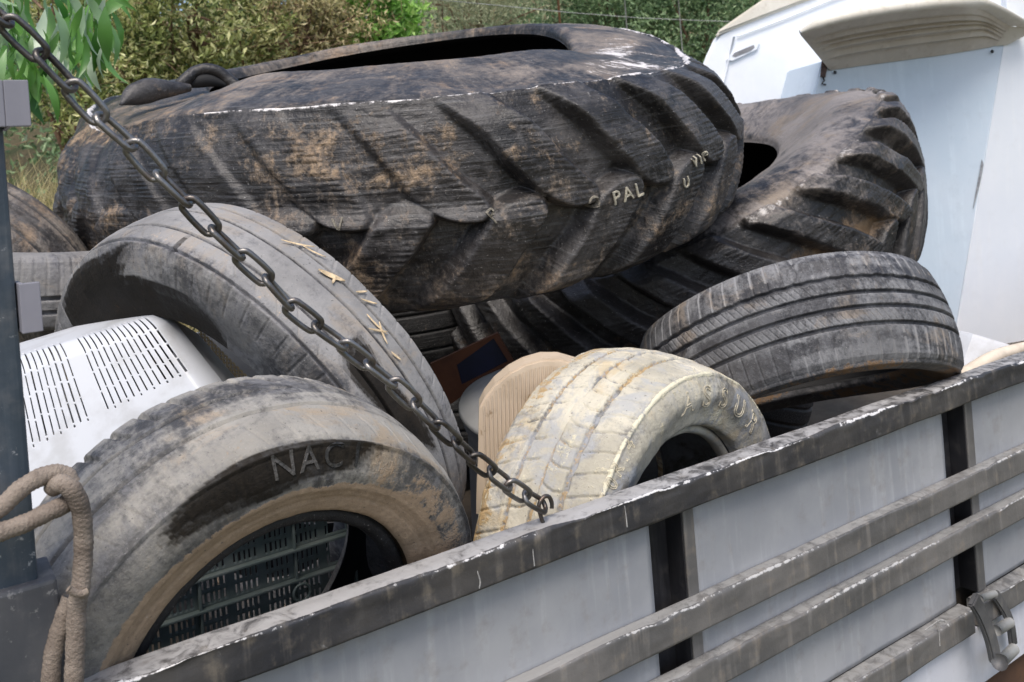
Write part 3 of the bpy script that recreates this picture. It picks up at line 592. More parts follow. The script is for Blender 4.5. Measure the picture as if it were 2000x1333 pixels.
c=mix(t,mr(t,n1,.35,.65),(.17,.135,.108),(.28,.23,.185)); c=mix(t,mr(t,uvn,.5,.75,0,.6),c,(.10,.07,.055)); t.links.new(c,p_.inputs['Base Color']); p_.inputs['Roughness'].default_value=.9
t.links.new(bump(t,ma(t,'ADD',uvn,noise(t,v,600,2,.6)),.8,.002),p_.inputs['Normal']); mRope=m_
rope=tag(empty('rope',(0,0,0)),'thick brown rope knotted around the corner post and hanging down','rope')
def twist(n,pitch=4.5,amp=.040): return lambda i,ph: amp*.6*np.cos(4*ph+i*2*PI/pitch)+amp*.45*np.cos(4*ph-i*2*PI/pitch+1)+.03*math.sin(i*.35)
def ropeP(pts): return spline([aty(x,y,yy) for x,y,yy in pts],22)
P=ropeP([(-60,1030,.965),(0,992,.966),(45,952,.966),(90,928,.970),(125,928,.972),(140,948,.968)]); tube('strand',P,.0087,mRope,rope,24,twist(0))
P=ropeP([(-60,1062,.955),(0,1040,.955),(50,1022,.955),(95,1000,.955),(128,985,.962),(140,968,.975)]); tube('strand',P,.0085,mRope,rope,24,twist(0))
P=ropeP([(104,952,.972),(120,945,.955),(143,960,.950),(158,995,.955),(163,1045,.96),(162,1100,.962),(157,1150,.962),(150,1185,.965),(148,1240,.965),(146,1300,.965),(142,1380,.965)]); tube('strand',P,.0087,mRope,rope,24,twist(0))
P=ropeP([(140,1165,.985),(128,1195,.985),(113,1240,.985),(102,1290,.985),(98,1360,.985)]); tube('loose_end',P,.0085,mRope,rope,24,twist(0))
tube('binding',spline([aty(x,y,.948) for x,y in ((134,1150),(146,1158),(160,1160),(172,1155))],6),.0035,mRope,rope,10)

# ================================================================== RUBBISH IN THE BED
m_,t,p_=newmat('white_plastic'); v=coord(t); n=noise(t,v,14,5,.6); c=mix(t,mr(t,n,.45,.7),(.57,.585,.61),(.46,.465,.47)); t.links.new(c,p_.inputs['Base Color']); p_.inputs['Roughness'].default_value=.4; mWhite=m_
def slotsheet(name,P,nu,nv,hole,mat,parent=None,thick=.003):
    """P(u,v)->point; cells where hole(u,v) is true are left open"""
    U=(np.arange(nu+1))/nu; Vv=(np.arange(nv+1))/nv
    pts=np.array([[P(a,b) for b in Vv] for a in U]); Fc=gridfaces(nu+1,nv+1,False)
    uc=(np.arange(nu)+.5)/nu; vc=(np.arange(nv)+.5)/nv
    keep=np.array([[not hole(a,b) for b in vc] for a in uc]).ravel()
    o=raw(name,pts.reshape(-1,3),Fc[keep],mat,parent); md=o.modifiers.new('thick','SOLIDIFY'); md.thickness=thick; md.offset=-1; return o
TL=at(8,712,1.40); TR=at(318,618,1.44); BR=at(446,778,1.38); BL=at(60,1000,1.32)
TB=at(236,604,1.60)-at(300,612,1.44)                     # how far the top runs back
bk=tag(empty('laundry_basket',(0,0,0)),'white plastic slotted basket lying upside down beside the corner post','laundry basket')
def Pb(u,v_):                                            # v: 0 back of the top, .22 the rounded edge, 1 bottom
    tl=TL+(TR-TL)*u; bl=BL+(BR-BL)*u
    if v_<.2: return tl+TB*(1-v_/.2)*.9+TB*.1
    e=(v_-.2)/.8; f=tl+(bl-tl)*e
    k=max(0,1-e/.12); return f+TB*.1*k*k
def Pbr(u,v_):
    t0=Pb(u,v_); r_=.10                                 # round the right hand corner
    if u>1-r_: 
        e=(u-1+r_)/r_; return t0+(np.array([.3,.95,0.])*.05)*(e**2)*min(1,v_/.2)
    return t0
GR=[(.035,.40,10),(.475,.945,13)]
def hb(u,v_):
    for a,b,n in GR:
        if a<u<b and .175<v_<.70:
            f=(u-a)/(b-a)*n; col=int(f); fr=f-col
            row=((v_-.175)/.525*4+ (.12*(col%2))); rf=row-int(row)
            return fr<.24 and rf<.90
    return False
slotsheet('shell',Pbr,500,140,hb,mWhite,bk)
sidev=np.array([.45,1.,-.02])*.09
raw('side_wall',[TR+TB,Pbr(1,.2),Pbr(1,.6),Pbr(1,1.),Pbr(1,1.)+sidev,Pbr(1,.5)+sidev*.9,TR+TB*1.5+sidev*.6],[[0,1,2,5,6],[2,3,4,5]],mWhite,bk,smooth=False)
# grey-green crate seen through the front tyre
m_,t,p_=newmat('grey_green_plastic'); v=coord(t); n=noise(t,v,20,5,.6); c=mix(t,mr(t,n,.4,.7),(.10,.128,.12),(.15,.172,.163)); t.links.new(c,p_.inputs['Base Color']); p_.inputs['Roughness'].default_value=.5; mGG=m_
ck=tag(empty('plastic_crate',(0,0,0)),'grey green slotted plastic crate seen through the lettered front tyre','crate')
x0,x1,z0,z1,yc=.17,.60,.98,1.30,1.345
def hc(u,v_):
    a=u*9; c_=int(a); fa=a-c_; b=v_*7; r_=int(b); fb=b-r_
    if c_ in (7,) and .2<fa<.8 and .15<fb<.85: return True
    if .10<fa<.9 and .12<fb<.88:
        g=(fa-.1)/.8*5.; return (g-int(g))<.5 and not(.46<fb<.54)
    return False
slotsheet('slotted_wall',lambda u,v_:(x0+(x1-x0)*u,yc,z0+(z1-z0)*v_),360,112,hc,mGG,ck,.004)
for k in range(8): box('rib',x0,x1-.05*(k%2),yc-.013,yc-.001,z0+(z1-z0)*k/7-.002,z0+(z1-z0)*k/7+.002,mGG,ck,.001)
for k in (0,3,6,8): box('rib',x0+(x1-x0)*k/9-.002,x0+(x1-x0)*k/9+.002,yc-.010,yc-.001,z0,z1,mGG,ck,.001)
an=np.linspace(0,2*PI,24,endpoint=False); rc=aty(590,1158,yc-.012)
tube('ring',[rc+np.array([.013*math.cos(a),0,.013*math.sin(a)]) for a in an],.0025,mGG,ck,8,closed=True)
# beige perforated panel
m_,t,p_=newmat('beige_plastic'); v=coord(t); n=noise(t,v,30,5,.6); c=mix(t,n,(.34,.24,.12),(.52,.40,.24)); t.links.new(c,p_.inputs['Base Color']); p_.inputs['Roughness'].default_value=.6; mBg=m_
q0,q1,q2=at(388,640,1.68),at(520,770,1.62),at(395,760,1.63)
pk=tag(slotsheet('perforated_bin',lambda u,v_:q0+(q1-q0)*u+(q2-q0)*v_,72,72,lambda u,v_:((u*18)%1<.5 and (v_*18)%1<.5),mBg,None,.004),'small beige perforated bin wedged between the white basket and the leaning tyre','bin')
# framed board
fb=tag(empty('picture_frame',(0,0,0)),'orange wooden frame with dark blue board sunk in the gap under the big tyre','frame')
fo=[at(840,712,2.2),at(972,651,2.2),at(1003,705,2.2),at(880,790,2.2)]; cen=sum(fo)/4
fi=[f+(cen-f)*k for f,k in zip(fo,(.62,.16,.14,.5))]
V=[*fo,*fi]; bk_=cv*.02; V=V+[q+bk_ for q in V]
raw('border',V,[[i,(i+1)%4,4+(i+1)%4,4+i] for i in range(4)]+[[8+i,12+i,12+(i+1)%4,8+(i+1)%4] for i in range(4)]+[[i,8+i,8+(i+1)%4,(i+1)%4] for i in range(4)]+[[4+i,4+(i+1)%4,12+(i+1)%4,12+i] for i in range(4)],pmat('orange_wood',(.12,.035,.009),.6,12),fb,False)  # wood and board colours darkened to carry the shade of the gap
prism('board',[q+cv*.008 for q in fi],cv*.006,pmat('navy_board',(.006,.007,.03),.5),fb,0)
# grey drum lid and beige ribbed tub, behind the cream tyre
dr=tag(empty('plastic_drum',(0,0,0)),'grey plastic drum with domed lid beside the cream tyre','drum')
dc=at(1050,792,1.9); mDr=pmat('grey_drum_plastic',(.27,.27,.265),.5,8,.12); dax=np.array([-.10,-.25,1.]); dax/=np.linalg.norm(dax)
def lathe(name,c,ax_,prof,mat,parent,n=64):
    A_,a,b=aframe(ax_); t=np.linspace(0,2*PI,n,endpoint=False); V=np.array([c+A_*z+r_*(np.cos(t)[:,None]*a+np.sin(t)[:,None]*b) for r_,z in prof])
    return raw(name,V.reshape(-1,3),gridfaces(len(prof),n,True),mat,parent)
lathe('lid',dc,dax,[(.001,.050),(.05,.049),(.10,.043),(.135,.030),(.165,.010),(.168,0),(.164,-.004)],mDr,dr)
lathe('body',dc,dax,[(.158,-.0045),(.158,-.03),(.150,-.05),(.148,-.30),(.13,-.45),(.001,-.45)],pmat('dark_grey_drum_plastic',(.13,.13,.14),.5,8,.15),dr)
m_,t,p_=newmat('beige_ribbed_plastic'); v=coord(t); n=noise(t,v,9,5,.65); c=mix(t,mr(t,n,.4,.62),(.60,.49,.37),(.50,.40,.29)); c=mix(t,mr(t,noise(t,v,22,5,.7,.6),.6,.72,0,.8),c,(.22,.13,.05)); S(t,p_.inputs['Base Color'],c); p_.inputs['Roughness'].default_value=.6; mTub=m_
o2=[(930,1010),(931,960),(934,900),(935,830),(936,798),(946,778),(966,752),(995,728),(1025,712),(1060,702),(1095,702),(1130,712),(1165,730),(1185,760),(1195,840),(1195,1010)]
tub=tag(empty('ribbed_tub',(0,0,0)),'beige ribbed plastic panel with rounded top behind the cream tyre','panel')
prism('panel_body',[at(x,y,1.62) for x,y in o2],cv*.05+np.array([.01,.02,0]),mTub,tub,.004)
rb=bmesh.new()
for x in np.linspace(945,1110,22):
    yt=np.interp(x,[a for a,b in o2[3:12]],[b for a,b in o2[3:12]])
    a=at(x,yt+14,1.618); b=at(x+6,1000,1.618); V=tubeV([a,a+(b-a)*.5,b],.0019,6); n0=[[rb.verts.new(tuple(q)) for q in r_] for r_ in V]
    for i in range(2):
        for j in range(6): rb.faces.new((n0[i][j],n0[i][(j+1)%6],n0[i+1][(j+1)%6],n0[i+1][j]))
bmobj('ribs',rb,mTub,tub,True)
# cream pipe and white board by the right end of the rail
mCp=pmat('cream_pipe_plastic',(.70,.60,.47),.55,14,.15)
pip=tag(tube('bent_pipe',spline([at(1840,775,1.98),at(1868,748,2.0),at(1895,727,2.02),at(1935,702,2.06),at(1975,687,2.12),at(2040,672,2.2)],8),[.014+.006*(1-i/40) for i in range(41)],mCp,None,16),'cream bent pipe lying along the top rail behind the ribbed tyre','pipe')
wb_=tag(prism('white_board',[at(1868,645,2.35),at(1900,652,2.35),at(2010,685,2.30),at(2060,700,2.3),at(2060,760,2.25),at(1860,760,2.3)],np.array([.02,.05,0]),mWhite,None,.003),'off white board edge showing behind the cream pipe','board')
# tyres lying hidden low in the heap carry the upper ones
def plain(TH,Q,T): return grooves(Q,TH,T,[-.5,0,.5],.008,.006)+.002*np.sign(np.sin(TH*60))*ss(np.abs(Q),.6,.9)*ss(np.abs(Q),1.2,1.0)
def pl(TH,Q,H,T): return dict(dust=-.1+.3*fbm(TH/(2*PI),Q,9,3,3,5))
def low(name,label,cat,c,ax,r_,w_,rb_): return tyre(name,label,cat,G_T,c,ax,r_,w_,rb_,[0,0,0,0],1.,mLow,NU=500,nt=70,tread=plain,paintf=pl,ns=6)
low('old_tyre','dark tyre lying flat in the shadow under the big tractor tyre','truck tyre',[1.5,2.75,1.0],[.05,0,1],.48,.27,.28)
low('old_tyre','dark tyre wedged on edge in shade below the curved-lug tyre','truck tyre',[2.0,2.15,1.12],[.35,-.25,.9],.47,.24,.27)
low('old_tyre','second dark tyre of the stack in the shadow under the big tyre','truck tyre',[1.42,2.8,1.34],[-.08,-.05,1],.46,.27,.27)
def tG(TH,Q,T): return np.minimum(grooves(Q,TH,T,[-.5,.0,.5],.010,.008),sipes(Q,TH,T,60,.55,1.3,.003,.0015))
def pG(TH,Q,H,T): n=ss(fbm(TH/(2*PI),Q,9,3,4,5),.3,.7); return dict(dust=.25+.35*n-.5*ss(-H,.003,.006))
mG=rubber('browned_car_rubber',b0=(.03,.028,.028),b1=(.08,.07,.066),scuff=(.17,.16,.155),scuffamt=.5,dust=(.30,.26,.22))
tyre('car_tyre','tyre with diagonal grooved tread at the far left behind the corner post','car tyre',G_T,at(-100,612,2.0),-.90*cv-.10*crh-.42*Z3,.345,.20,.2,[0,0,0,0],1.,mG,NU=700,nt=90,tread=tG,paintf=pG,ns=7)
def tG2(TH,Q,T): return np.minimum(grooves(Q,TH,T,[-.55,-.1],.008,.008),sipes(Q,TH,T,76,-.05,1.2,.0035,.002))
tyre('car_tyre','pale grey tyre with block shoulder just left of the leaning truck tyre','car tyre',G_T,at(60,536,1.90),-.03*cv+.14*crh+1.*Z3,.27,.15,.17,[0,0,0,0],1.,mE,NU=700,nt=90,tread=tG2,paintf=lambda TH,Q,H,T:dict(dust=.55+.3*fbm(TH/(2*PI),Q,9,3,4,5)-.6*ss(-H,.003,.006)),ns=7)

# ================================================================== WHITE CABIN AT THE FAR END OF THE BED
mCab=paint('white_cabin_paint',(.80,.835,.88),(.85,.875,.905),.2,(.55,.55,.53),.12,.4,0,.5,bm_=.06)
mPale=paint('pale_blue_panel',(.54,.635,.72),(.59,.67,.745),.2,(.40,.47,.53),.25,.45,0,.6,bm_=.08,chips=((.10,.12,.14),.735))
mCream=paint('cream_moulding',(.66,.62,.53),(.74,.70,.62),.25,(.36,.29,.20),.4,.55,0,.8,bm_=.1)
mCreamD=paint('cream_ribbed_underside',(.60,.55,.48),(.67,.62,.55),.3,(.36,.30,.24),.4,.6,0,.8,bm_=.1)
cab=tag(empty('cabin',(0,0,0)),'white and pale blue moulded cabin with cream hood at the far end of the truck','cabin')
bkv=np.array([.80,.55,0.])
def PP(pts,D): return [at(x,y,D) for x,y in pts]
prism('body',PP([(1368,135),(1378,108),(1392,78),(1405,62),(1500,18),(1600,-20),(1760,-80),(2080,-80),(2080,640),(1330,640)],4.45),bkv*1.2,mCab,cab,.02)
bd=prism('roof_moulding',PP([(1394,74),(1404,58),(1432,38),(1490,-2),(1540,-40),(1700,-130),(1760,-90),(1640,-28),(1580,0),(1480,38),(1408,66)],4.43),bkv*1.25,mCream,cab,.012)
tube('panel_seam',[at(x,y,4.44) for x,y in ((1402,200),(1418,140),(1434,72))],.0055,mCab,cab,8)
hd=prism('handle_recess',PP([(1418,118),(1424,106),(1472,82),(1484,84),(1478,98),(1430,120)],4.435),bkv*.02,mCab,cab,.003)
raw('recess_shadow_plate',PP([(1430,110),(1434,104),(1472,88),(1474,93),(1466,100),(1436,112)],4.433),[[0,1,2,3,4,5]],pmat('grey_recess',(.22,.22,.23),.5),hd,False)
tube('upper_seam',[at(x,y,4.44) for x,y in ((1440,72),(1520,42),(1600,10),(1660,-14))],.004,mCab,cab,8)
# projecting booth: front face and right hand return
fr=PP([(1606,120),(1950,78),(1966,84),(1868,640),(1850,700),(1540,700),(1588,190)],4.0)
prism('front_panel',fr,cv*.35-crh*.05,mPale,cab,.006)
pa,pb,pc=at(1966,40,3.995),at(1869,640,3.995),at(2150,400,4.22); pn=np.cross(pb-pa,pc-pa)
def onp(x,y): d=ray(x,y); return CAM+d*((pa-CAM)@pn)/(d@pn)
prism('side_return',[onp(1966,40),onp(1960,84),onp(1869,640),onp(1850,760),onp(2180,760),onp(2180,40)],cv*.05,mCab,cab,.004)
prism('upper_wall',[onp(1966,-70),onp(1967,38),onp(2180,38),onp(2180,-70)],cv*.05,mCab,cab,.004)
# hood: lofted visor with ribbed underside
Ii=spline([at(1622,138,3.992),at(1700,126,3.992),at(1780,116,3.992),at(1860,105,3.992),at(1925,94,3.992),at(1944,90,3.992)],8)
Lo=spline([at(1564,68,3.72),at(1600,57,3.68),at(1647,44,3.66),at(1752,26,3.65),at(1845,16,3.67),at(1891,16,3.70),at(1926,24,3.80),at(1972,52,3.93)],6)
Up=spline([at(1561,60,3.72),at(1597,38,3.68),at(1659,20,3.66),at(1752,4,3.65),at(1845,-8,3.67),at(1900,-10,3.70),at(1960,14,3.80),at(2030,56,3.95)],6)
Ii=spline([at(1622,138,3.992),at(1668,131,3.992),at(1720,124,3.992),at(1780,116,3.992),at(1840,108,3.992),at(1890,100,3.992),at(1925,94,3.992),at(1944,90,3.992)],6)
Bk=spline([at(1606,84,4.0),at(1640,70,4.0),at(1690,52,4.0),at(1752,36,4.0),at(1830,24,4.0),at(1900,16,4.0),at(1950,30,4.0),at(1996,60,4.0)],6)
rows=[]
for k,vv in enumerate(np.linspace(0,1,67)):
    base=Ii*(1-vv)+Lo*vv; e=np.clip(np.linspace(0,1,len(Ii))*8,0,1)*np.clip((1-np.linspace(0,1,len(Ii)))*8,0,1)
    up=.030*math.sin(min(1,vv*1.15)*PI)+(-.016 if any(abs(vv-q)<.022 for q in (.28,.46,.60,.76)) else 0)
    rows.append(base+np.outer(e*up,Z3))
hdp=empty('hood',(0,0,0)); hdp.parent=cab
raw('underside',np.array(rows).reshape(-1,3),gridfaces(len(rows),len(Ii),False),mCreamD,hdp)
rows=[Lo,Lo+(Up-Lo)*.1+cv*-.010,Lo+(Up-Lo)*.5+cv*-.016,Lo+(Up-Lo)*.9+cv*-.008,Up]+[Up*(1-k)+Bk*k for k in np.linspace(.05,1,10)]
raw('rim',np.array(rows).reshape(-1,3),gridfaces(len(rows),len(Lo),False),mCream,hdp)
prism('end_cheek',[Ii[0],at(1606,112,3.99),Up[0],Lo[0]],cv*.006,mCreamD,hdp,0)
prism('end_cheek',[Ii[-1],at(1968,88,3.99),Up[-1],Lo[-1]],cv*.006,mCream,hdp,0)
mScr=pmat('dark_screw',(.02,.02,.022),.5)
for x,y in ((1631,142),(1938,101)): lathe('screw',at(x,y,3.988),-cv,[(.001,.006),(.006,.004),(.008,0)],mScr,hdp,12)
mStrap=pmat('brown_strap',(.09,.055,.045),.7,60,.4)
prism('hinge_strap',PP([(1606,112),(1619,120),(1612,152),(1603,150)],3.985),cv*.008,mStrap,cab,.001)
tube('cord',[at(x,y,3.985) for x,y in ((1607,150),(1610,158),(1605,164),(1613,166))],.004,mScr,cab,8)
prism('scratch',PP([(1918,312),(1921,322),(1914,360),(1904,398),(1901,408),(1906,378),(1913,342)],3.9925),cv*.003,pmat('exposed_grey',(.26,.27,.28),.7,80,.5),cab,0)

# ================================================================== GROUND AND VEGETATION
def gz(x,y):
    d=x*cv[0]+y*cv[1]; l=x*crh[0]+y*crh[1]
    return 1.15*ss(d,4.6,6.6)+.05*np.clip(d-7,0,6)+8*ss(d,15,38)+.25*ss(d,4.5,7)*np.sin(l*1.3+d)
n=160; gx=np.linspace(-70,70,n); gx=np.sign(gx)*np.abs(gx/70)**2*70; X,Y=np.meshgrid(gx,gx,indexing='ij'); X=X+3; Y=Y+4
m_,t,p_=newmat('earth_and_turf'); v=coord(t); a=noise(t,v,.9,6,.65); b=noise(t,v,14,5,.7); c=mix(t,mr(t,a,.4,.6),(.075,.085,.03),(.16,.12,.06)); c=mix(t,mr(t,b,.45,.7),c,(.035,.045,.016)); t.links.new(c,p_.inputs['Base Color']); p_.inputs['Roughness'].default_value=.95
t.links.new(bump(t,b,.8,.05),p_.inputs['Normal'])
tag(raw('ground',np.stack([X,Y,gz(X,Y)],-1).reshape(-1,3),gridfaces(n,n,False)[:,::-1],m_),kind='structure')
def leafV(c,d,nr,ln,wd,fold=.25):
    """four-point leaves: base, left, tip, right"""
    s_=np.cross(d,nr); s_/=np.linalg.norm(s_,axis=1)[:,None]+1e-9; nn=np.cross(s_,d)
    ln=ln[:,None]; wd=wd[:,None]
    a=c; m1=c+d*ln*.45+s_*wd*.5+nn*wd*fold; tp_=c+d*ln-nn*wd*.3; m2=c+d*ln*.45-s_*wd*.5+nn*wd*fold
    return np.stack([a,m1,tp_,m2],1)
def rdir(k):
    d=rng.normal(size=(k,3)); return d/np.linalg.norm(d,axis=1)[:,None]
def foliage(name,cl,crad,per,ln,asp,mat,parent,ctone=.35,down=0.):
    """cl: clump centres; leaves scatter round each one, each clump with its own tone"""
    k=len(cl); c=np.repeat(cl,per,0)+rng.normal(size=(k*per,3))*np.repeat(np.broadcast_to(crad,(k,)),per)[:,None]*[1,1,.8]
    d=rdir(k*per); d[:,2]-=down; d/=np.linalg.norm(d,axis=1)[:,None]; L=ln*rng.uniform(.6,1.3,k*per)
    V=leafV(c,d,rdir(k*per),L,L*asp); tone=np.clip(np.repeat(rng.normal(.5,ctone*.5,k),per)+rng.normal(0,.18,k*per),0,1)
    m=k*per; return raw(name,V.reshape(-1,3),np.arange(m*4).reshape(m,4),mat,parent,False,attrs={'tone':np.repeat(tone,4)})
mBark=paint('bark',(.11,.065,.04),(.22,.13,.08),.5,(.06,.05,.035),.4,.9,0,1.,bm_=.6)
mBarkP=paint('pale_bark',(.42,.40,.36),(.52,.50,.46),.4,(.2,.17,.13),.4,.8,0,1.,bm_=.4)
def shrub(name,label,cat,group,c,rad,k,per,ln,asp,mat,bark=mBark,crad=.16,nb=10,tr=.05,ctone=.35,down=0.,twig=None):
    c=np.asarray(c,float); base=np.array([c[0],c[1],float(gz(c[0],c[1]))-.05])
    root=tag(empty(name,base),label,cat,group)
    d=rdir(k); r_=rng.uniform(.25,1,k)**.5; cl=c+d*r_[:,None]*np.asarray(rad)*(1+.25*np.sin(d[:,:1]*5+d[:,1:2]*4))
    o=foliage('crown',cl-base,crad*rng.uniform(.6,1.4,k),per,ln,asp,mat,root,ctone,down)
    loc=c-base
    P=spline([[0,0,0],loc*[.3,.3,.45]+rng.normal(size=3)*.05,loc*[.9,.9,.9]],6); tube('trunk',P,np.linspace(tr,tr*.45,len(P)),bark,root,10)
    for i in range(nb):
        q=cl[rng.integers(k)]-base; s_=P[rng.integers(5,len(P))]; mid=(s_+q)/2+rng.normal(size=3)*.08+[0,0,.05]
        B_=spline([s_,mid,q],5); tube('branch',B_,np.linspace(tr*.4,tr*.12,len(B_)),bark,root,6)
    if twig:
        m=twig; q=cl[rng.integers(k,size=m)]-base+rng.normal(size=(m,3))*.15; dd=rdir(m)*[1,1,.5]; L=rng.uniform(.1,.35,m); V=leafV(q,dd/np.linalg.norm(dd,axis=1)[:,None],rdir(m),L,np.full(m,.006),.1)
        raw('twigs',V.reshape(-1,3),np.arange(m*4).reshape(m,4),mTwig,root,False)['kind']='stuff'
    return root
mTwig=pmat('dry_twig',(.22,.14,.085),.9,30,.4)
mOl=leafmat('olive_leaf',(.08,.115,.03),(.37,.42,.13),(.72,.70,.36)); mOl2=leafmat('brown_olive_leaf',(.09,.085,.03),(.36,.33,.13),(.70,.60,.34))
mBr=leafmat('bright_leaf',(0.072,0.168,0.024),(0.240,0.480,0.084),(0.504,0.744,0.216)); mDk=leafmat('dark_green_leaf',(0.048,0.099,0.043),(0.196,0.304,0.142),(0.478,0.609,0.326)); mGy=leafmat('grey_green_leaf',(0.156,0.187,0.118),(0.390,0.421,0.250),(0.718,0.718,0.468))
mEu=leafmat('long_leaf',(.035,.13,.02),(.16,.36,.07),(.55,.66,.50),.35,.35)
GS='shrubs and trees beyond the truck'
shrub('shrub','olive green thicket bush above the left end of the big tyre','shrub',GS,at(380,60,7.0),(.75,.75,.62),230,42,.062,.36,mOl,crad=.085,ctone=.9,nb=22,twig=420)
shrub('shrub','brownish shrub full of dry twigs left of the bright green bush','shrub',GS,at(580,50,7.6),(.62,.62,.55),170,40,.06,.36,mOl2,crad=.085,ctone=.9,nb=26,twig=1000)
shrub('shrub','low olive shrub behind the chain and beside the dry grass','shrub',GS,at(215,150,6.6),(.50,.5,.50),170,42,.055,.38,mOl,crad=.08,ctone=.9,nb=16,twig=300)
shrub('shrub','bushy shrub filling the top left behind the hanging long leaves','shrub',GS,at(120,-10,7.6),(.8,.8,.7),190,42,.062,.38,mOl,crad=.085,ctone=.9,nb=20,twig=300)
shrub('shrub','small bright green bush above the left rim of the big tyre','shrub',GS,at(735,40,8.2),(.36,.36,.40),80,60,.07,.55,mBr,mBarkP,crad=.08,ctone=.6)
shrub('shrub','pale grey green feathery shrub behind the wire fence','shrub',GS,at(930,0,12.5),(.95,.9,.55),90,120,.07,.2,mGy,crad=.22,twig=500)
shrub('tree','dark green tree behind the rusty fence stake','tree',GS,at(1180,-30,14.5),(1.3,1.2,1.25),130,130,.085,.4,mDk,crad=.26,nb=16,tr=.09)
shrub('tree','dark tree close beside the white cabin roof','tree',GS,at(1370,30,14.0),(1.1,1.0,1.5),120,130,.085,.4,mDk,crad=.26,nb=14,tr=.09)
# far wood that reads as one mass
k=420; px=rng.uniform(-500,2300,k); cl=np.array([at(a,rng.uniform(-420,330),rng.uniform(17,21)) for a in px]); cl[:,2]=np.maximum(cl[:,2],gz(cl[:,0],cl[:,1]))
tag(foliage('far_wood',cl,.7,90,.20,.45,mDk,None,.5),'far mass of dark woodland filling the view behind the fence','woodland',kind='stuff')
# tall grass on the bank
mGr=leafmat('dry_grass_blade',(.16,.17,.05),(.46,.39,.18),(.72,.62,.36),.25,.7)
def grass(name,label,pxr,dr,nb,h,mat):
    px=rng.uniform(*pxr,nb); D=rng.uniform(*dr,nb); B=np.array([at(a,345+.078*(1000-a),d_) for a,d_ in zip(px,D)]); B[:,2]=gz(B[:,0],B[:,1])
    hh=h*rng.uniform(.5,1.2,nb); lean=rng.normal(size=(nb,2))*.32; d=np.concatenate([lean,np.ones((nb,1))],1); d/=np.linalg.norm(d,axis=1)[:,None]
    wd=rng.uniform(.006,.014,nb); s_=rdir(nb)*[1,1,0]; s_/=np.linalg.norm(s_,axis=1)[:,None]; bend=np.concatenate([lean*1.3,-.35*np.ones((nb,1))],1)
    V=[]; 
    for f in (0,.35,.7,1.): V.append(B+d*(hh*f)[:,None]+bend*(hh*f*f*.45)[:,None]-s_*(wd*(1-f*.9)*.5)[:,None]); V.append(V[-1]+s_*(wd*(1-f*.9))[:,None])
    V=np.stack(V,1); i=np.arange(nb)[:,None]*8; Fc=np.concatenate([i+np.array([[a,a+1,a+3,a+2]]) for a in (0,2,4)],0)
    tag(raw(name,V.reshape(-1,3),Fc,mat,None,False,attrs={'tone':np.repeat(np.clip(rng.normal(.6,.28,nb),0,1),8)}),label,'grass',kind='stuff')
grass('dry_grass','tall dry straw coloured grass at the left behind the tyres',(-120,330),(5.0,6.4),6500,1.05,mGr)
mGr2=leafmat('field_grass_blade',(.07,.09,.03),(.22,.22,.10),(.38,.36,.20),.25,.7)
grass('field_grass','pale field grass behind the wire fence',(600,1500),(8.5,12.5),14000,1.3,mGr2)
# hanging branch of long leaves
lbm=tag(empty('gum_tree',(0,0,0)),'gum tree branch of long drooping green leaves above the chain top','tree',GS)
tb=at(-420,400,3.0); tb[2]=0
tp_=at(-300,-500,3.0); tube('trunk',spline([tb,(tb+tp_)/2+[.05,0,0],tp_],8),np.linspace(.13,.08,17),mBarkP,lbm,14)
lv=[]; 
for k in range(7):
    e=at(rng.uniform(-20,190),rng.uniform(-70,20),rng.uniform(2.4,3.0)); s_=at(-300,-350+40*k,3.0); B_=spline([s_,(s_+e)/2+[0,0,.12],e],6); tube('branch',B_,np.linspace(.016,.004,len(B_)),mTwig,lbm,6)
m=230; px=rng.uniform(-70,215,m); py=rng.uniform(-90,150,m)*np.clip(1.15-np.abs(px-80)/230,.3,1); c=np.array([at(a,b,d_) for a,b,d_ in zip(px,py,rng.uniform(2.35,3.0,m))])
d=rng.normal(size=(m,3))*.42+[0,0,-1]; d/=np.linalg.norm(d,axis=1)[:,None]; L=rng.uniform(.09,.17,m); W_=L*rng.uniform(.16,.26,m)
s_=np.cross(d,rdir(m)); s_/=np.linalg.norm(s_,axis=1)[:,None]; nn=np.cross(s_,d); rowsV=[]
for f,wv in ((0,.05),(.25,.8),(.5,1.),(.75,.65),(1,.03)):
    ctr=c+d*(L*f)[:,None]+nn*(L*.18*math.sin(f*PI))[:,None]
    rowsV+= [ctr-s_*(W_*wv*.5)[:,None],ctr-nn*(W_*.12*wv)[:,None],ctr+s_*(W_*wv*.5)[:,None]]
V=np.stack(rowsV,1); i=np.arange(m)[:,None]*15; Fc=np.concatenate([i+np.array([[a,a+1,a+4,a+3]]) for q in range(4) for a in (3*q,3*q+1)],0)
raw('leaves',V.reshape(-1,3),Fc,mEu,lbm,True,attrs={'tone':np.repeat(np.clip(rng.normal(.5,.3,m),0,1),15)})
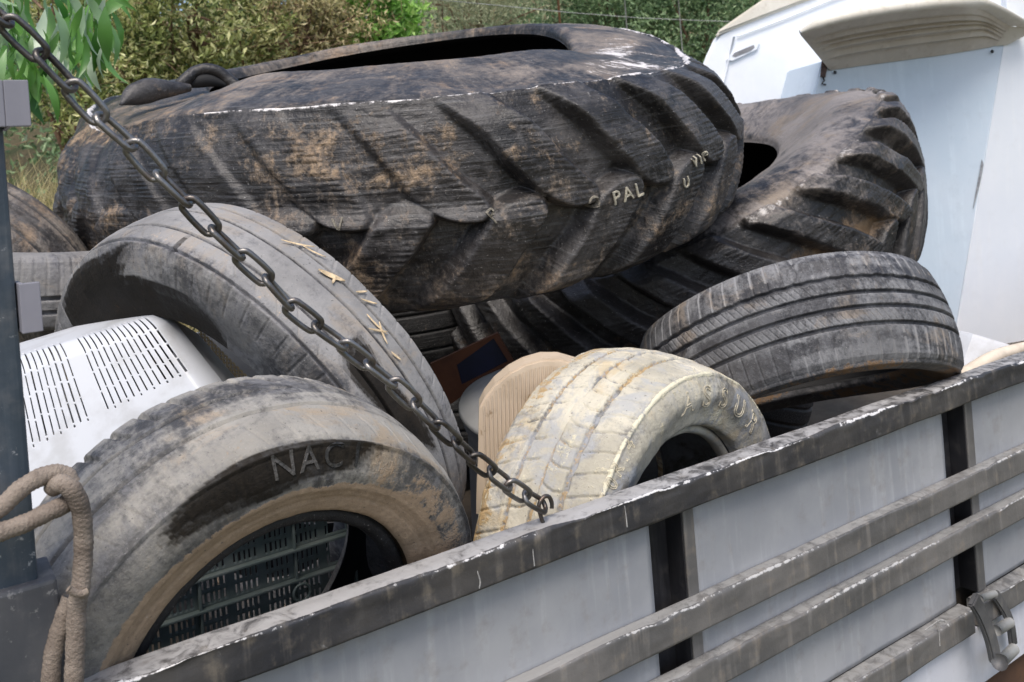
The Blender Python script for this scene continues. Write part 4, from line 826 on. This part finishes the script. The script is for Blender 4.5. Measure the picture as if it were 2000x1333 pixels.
# wire fence
fe=tag(empty('wire_fence',(0,0,0)),'thin wire fence with pale post and rusty stake behind the big tyre','fence')
mWire=pmat('fence_wire',(.42,.42,.40),.5); mRs=pmat('rusty_stake',(.30,.15,.08),.8,30,.4); mPp=pmat('pale_post',(.55,.54,.50),.8,30,.2)
def post(px,D,h0,h1,r_,mat,nm):
    b=at(px,345,D); b[2]=gz(b[0],b[1])-.1; tube(nm,[b,[b[0],b[1],(b[2]+h1)/2],[b[0],b[1],h1]],r_,mat,fe,8)
for px_,D_,r_,m_,nm in ((838,9.0,.022,mPp,'fence_post'),(1117,9.6,.014,mRs,'stake'),(1247,9.9,.007,mPp,'stake'),(1352,10.1,.006,mPp,'stake'),(560,8.3,.016,mRs,'stake')): post(px_,D_,0,3.6,r_,m_,nm)
for y0,y1 in ((-2,42),(-60,-20)): tube('wire',[at(838,y0,8.98),at(1117,y0+(y1-y0)*.62,9.58),at(1247,y0+(y1-y0)*.85,9.88),at(1352,y1-2,10.08),at(1500,y1+3,10.5)],.0035,mWire,fe,6)
# dry leaves and straw lying on the tyres
mStraw=pmat('dry_straw',(.62,.48,.30),.8,60,.3)
def straw(label,T,th,q,ln,wd,ang,group='dry leaves and straw on the leaning tyre',lift=.004):
    s0=T.sq(q); rr=T.Ro; k=7; V=[]
    for i,f in enumerate(np.linspace(-.5,.5,k)):
        w_=wd*.5*max(.12,math.cos(f*PI)**.6); of=lift+.05*ln*(f*f*4)
        for w2 in (-w_,0,w_):
            dx=math.cos(ang)*ln*f-math.sin(ang)*w2; dy=math.sin(ang)*ln*f+math.cos(ang)*w2; V.append(T.point(np.array(th-dx/rr),s0+dy,of+(0 if w2 else -.2*wd)))
    o=raw('dry_leaf',np.array(V),gridfaces(k,3,False),mStraw,None); o.matrix_world=T.root.matrix_world.copy(); md=o.modifiers.new('t','SOLIDIFY'); md.thickness=.0008
    bpy.context.view_layer.update(); return tag(o,label,'dry leaf',group)
bpy.context.view_layer.update()
straw('widest pale dry leaf lying across the grey leaning tyre',E_,3.92,-.50,.045,.011,.5)
straw('short pale stalk crossing the widest dry leaf on the leaning tyre',E_,3.90,-.46,.020,.004,2.0)
straw('long thin straw nearest the top of the grey leaning tyre',E_,4.12,-.62,.055,.004,.75)
straw('crooked straw just below the topmost one on the leaning tyre',E_,4.05,-.72,.040,.003,.35)
for th_,q_,l_,a_ in ((3.66,-.42,.045,.1),(3.64,-.35,.035,.9),(3.62,-.40,.04,-.5),(3.75,-.70,.03,.8),(3.52,-.30,.02,.3),(3.80,-.75,.025,1.2)):
    straw('thin bit of straw caught on the grey leaning tyre by the chain',E_,th_,q_,l_,.0035,a_)
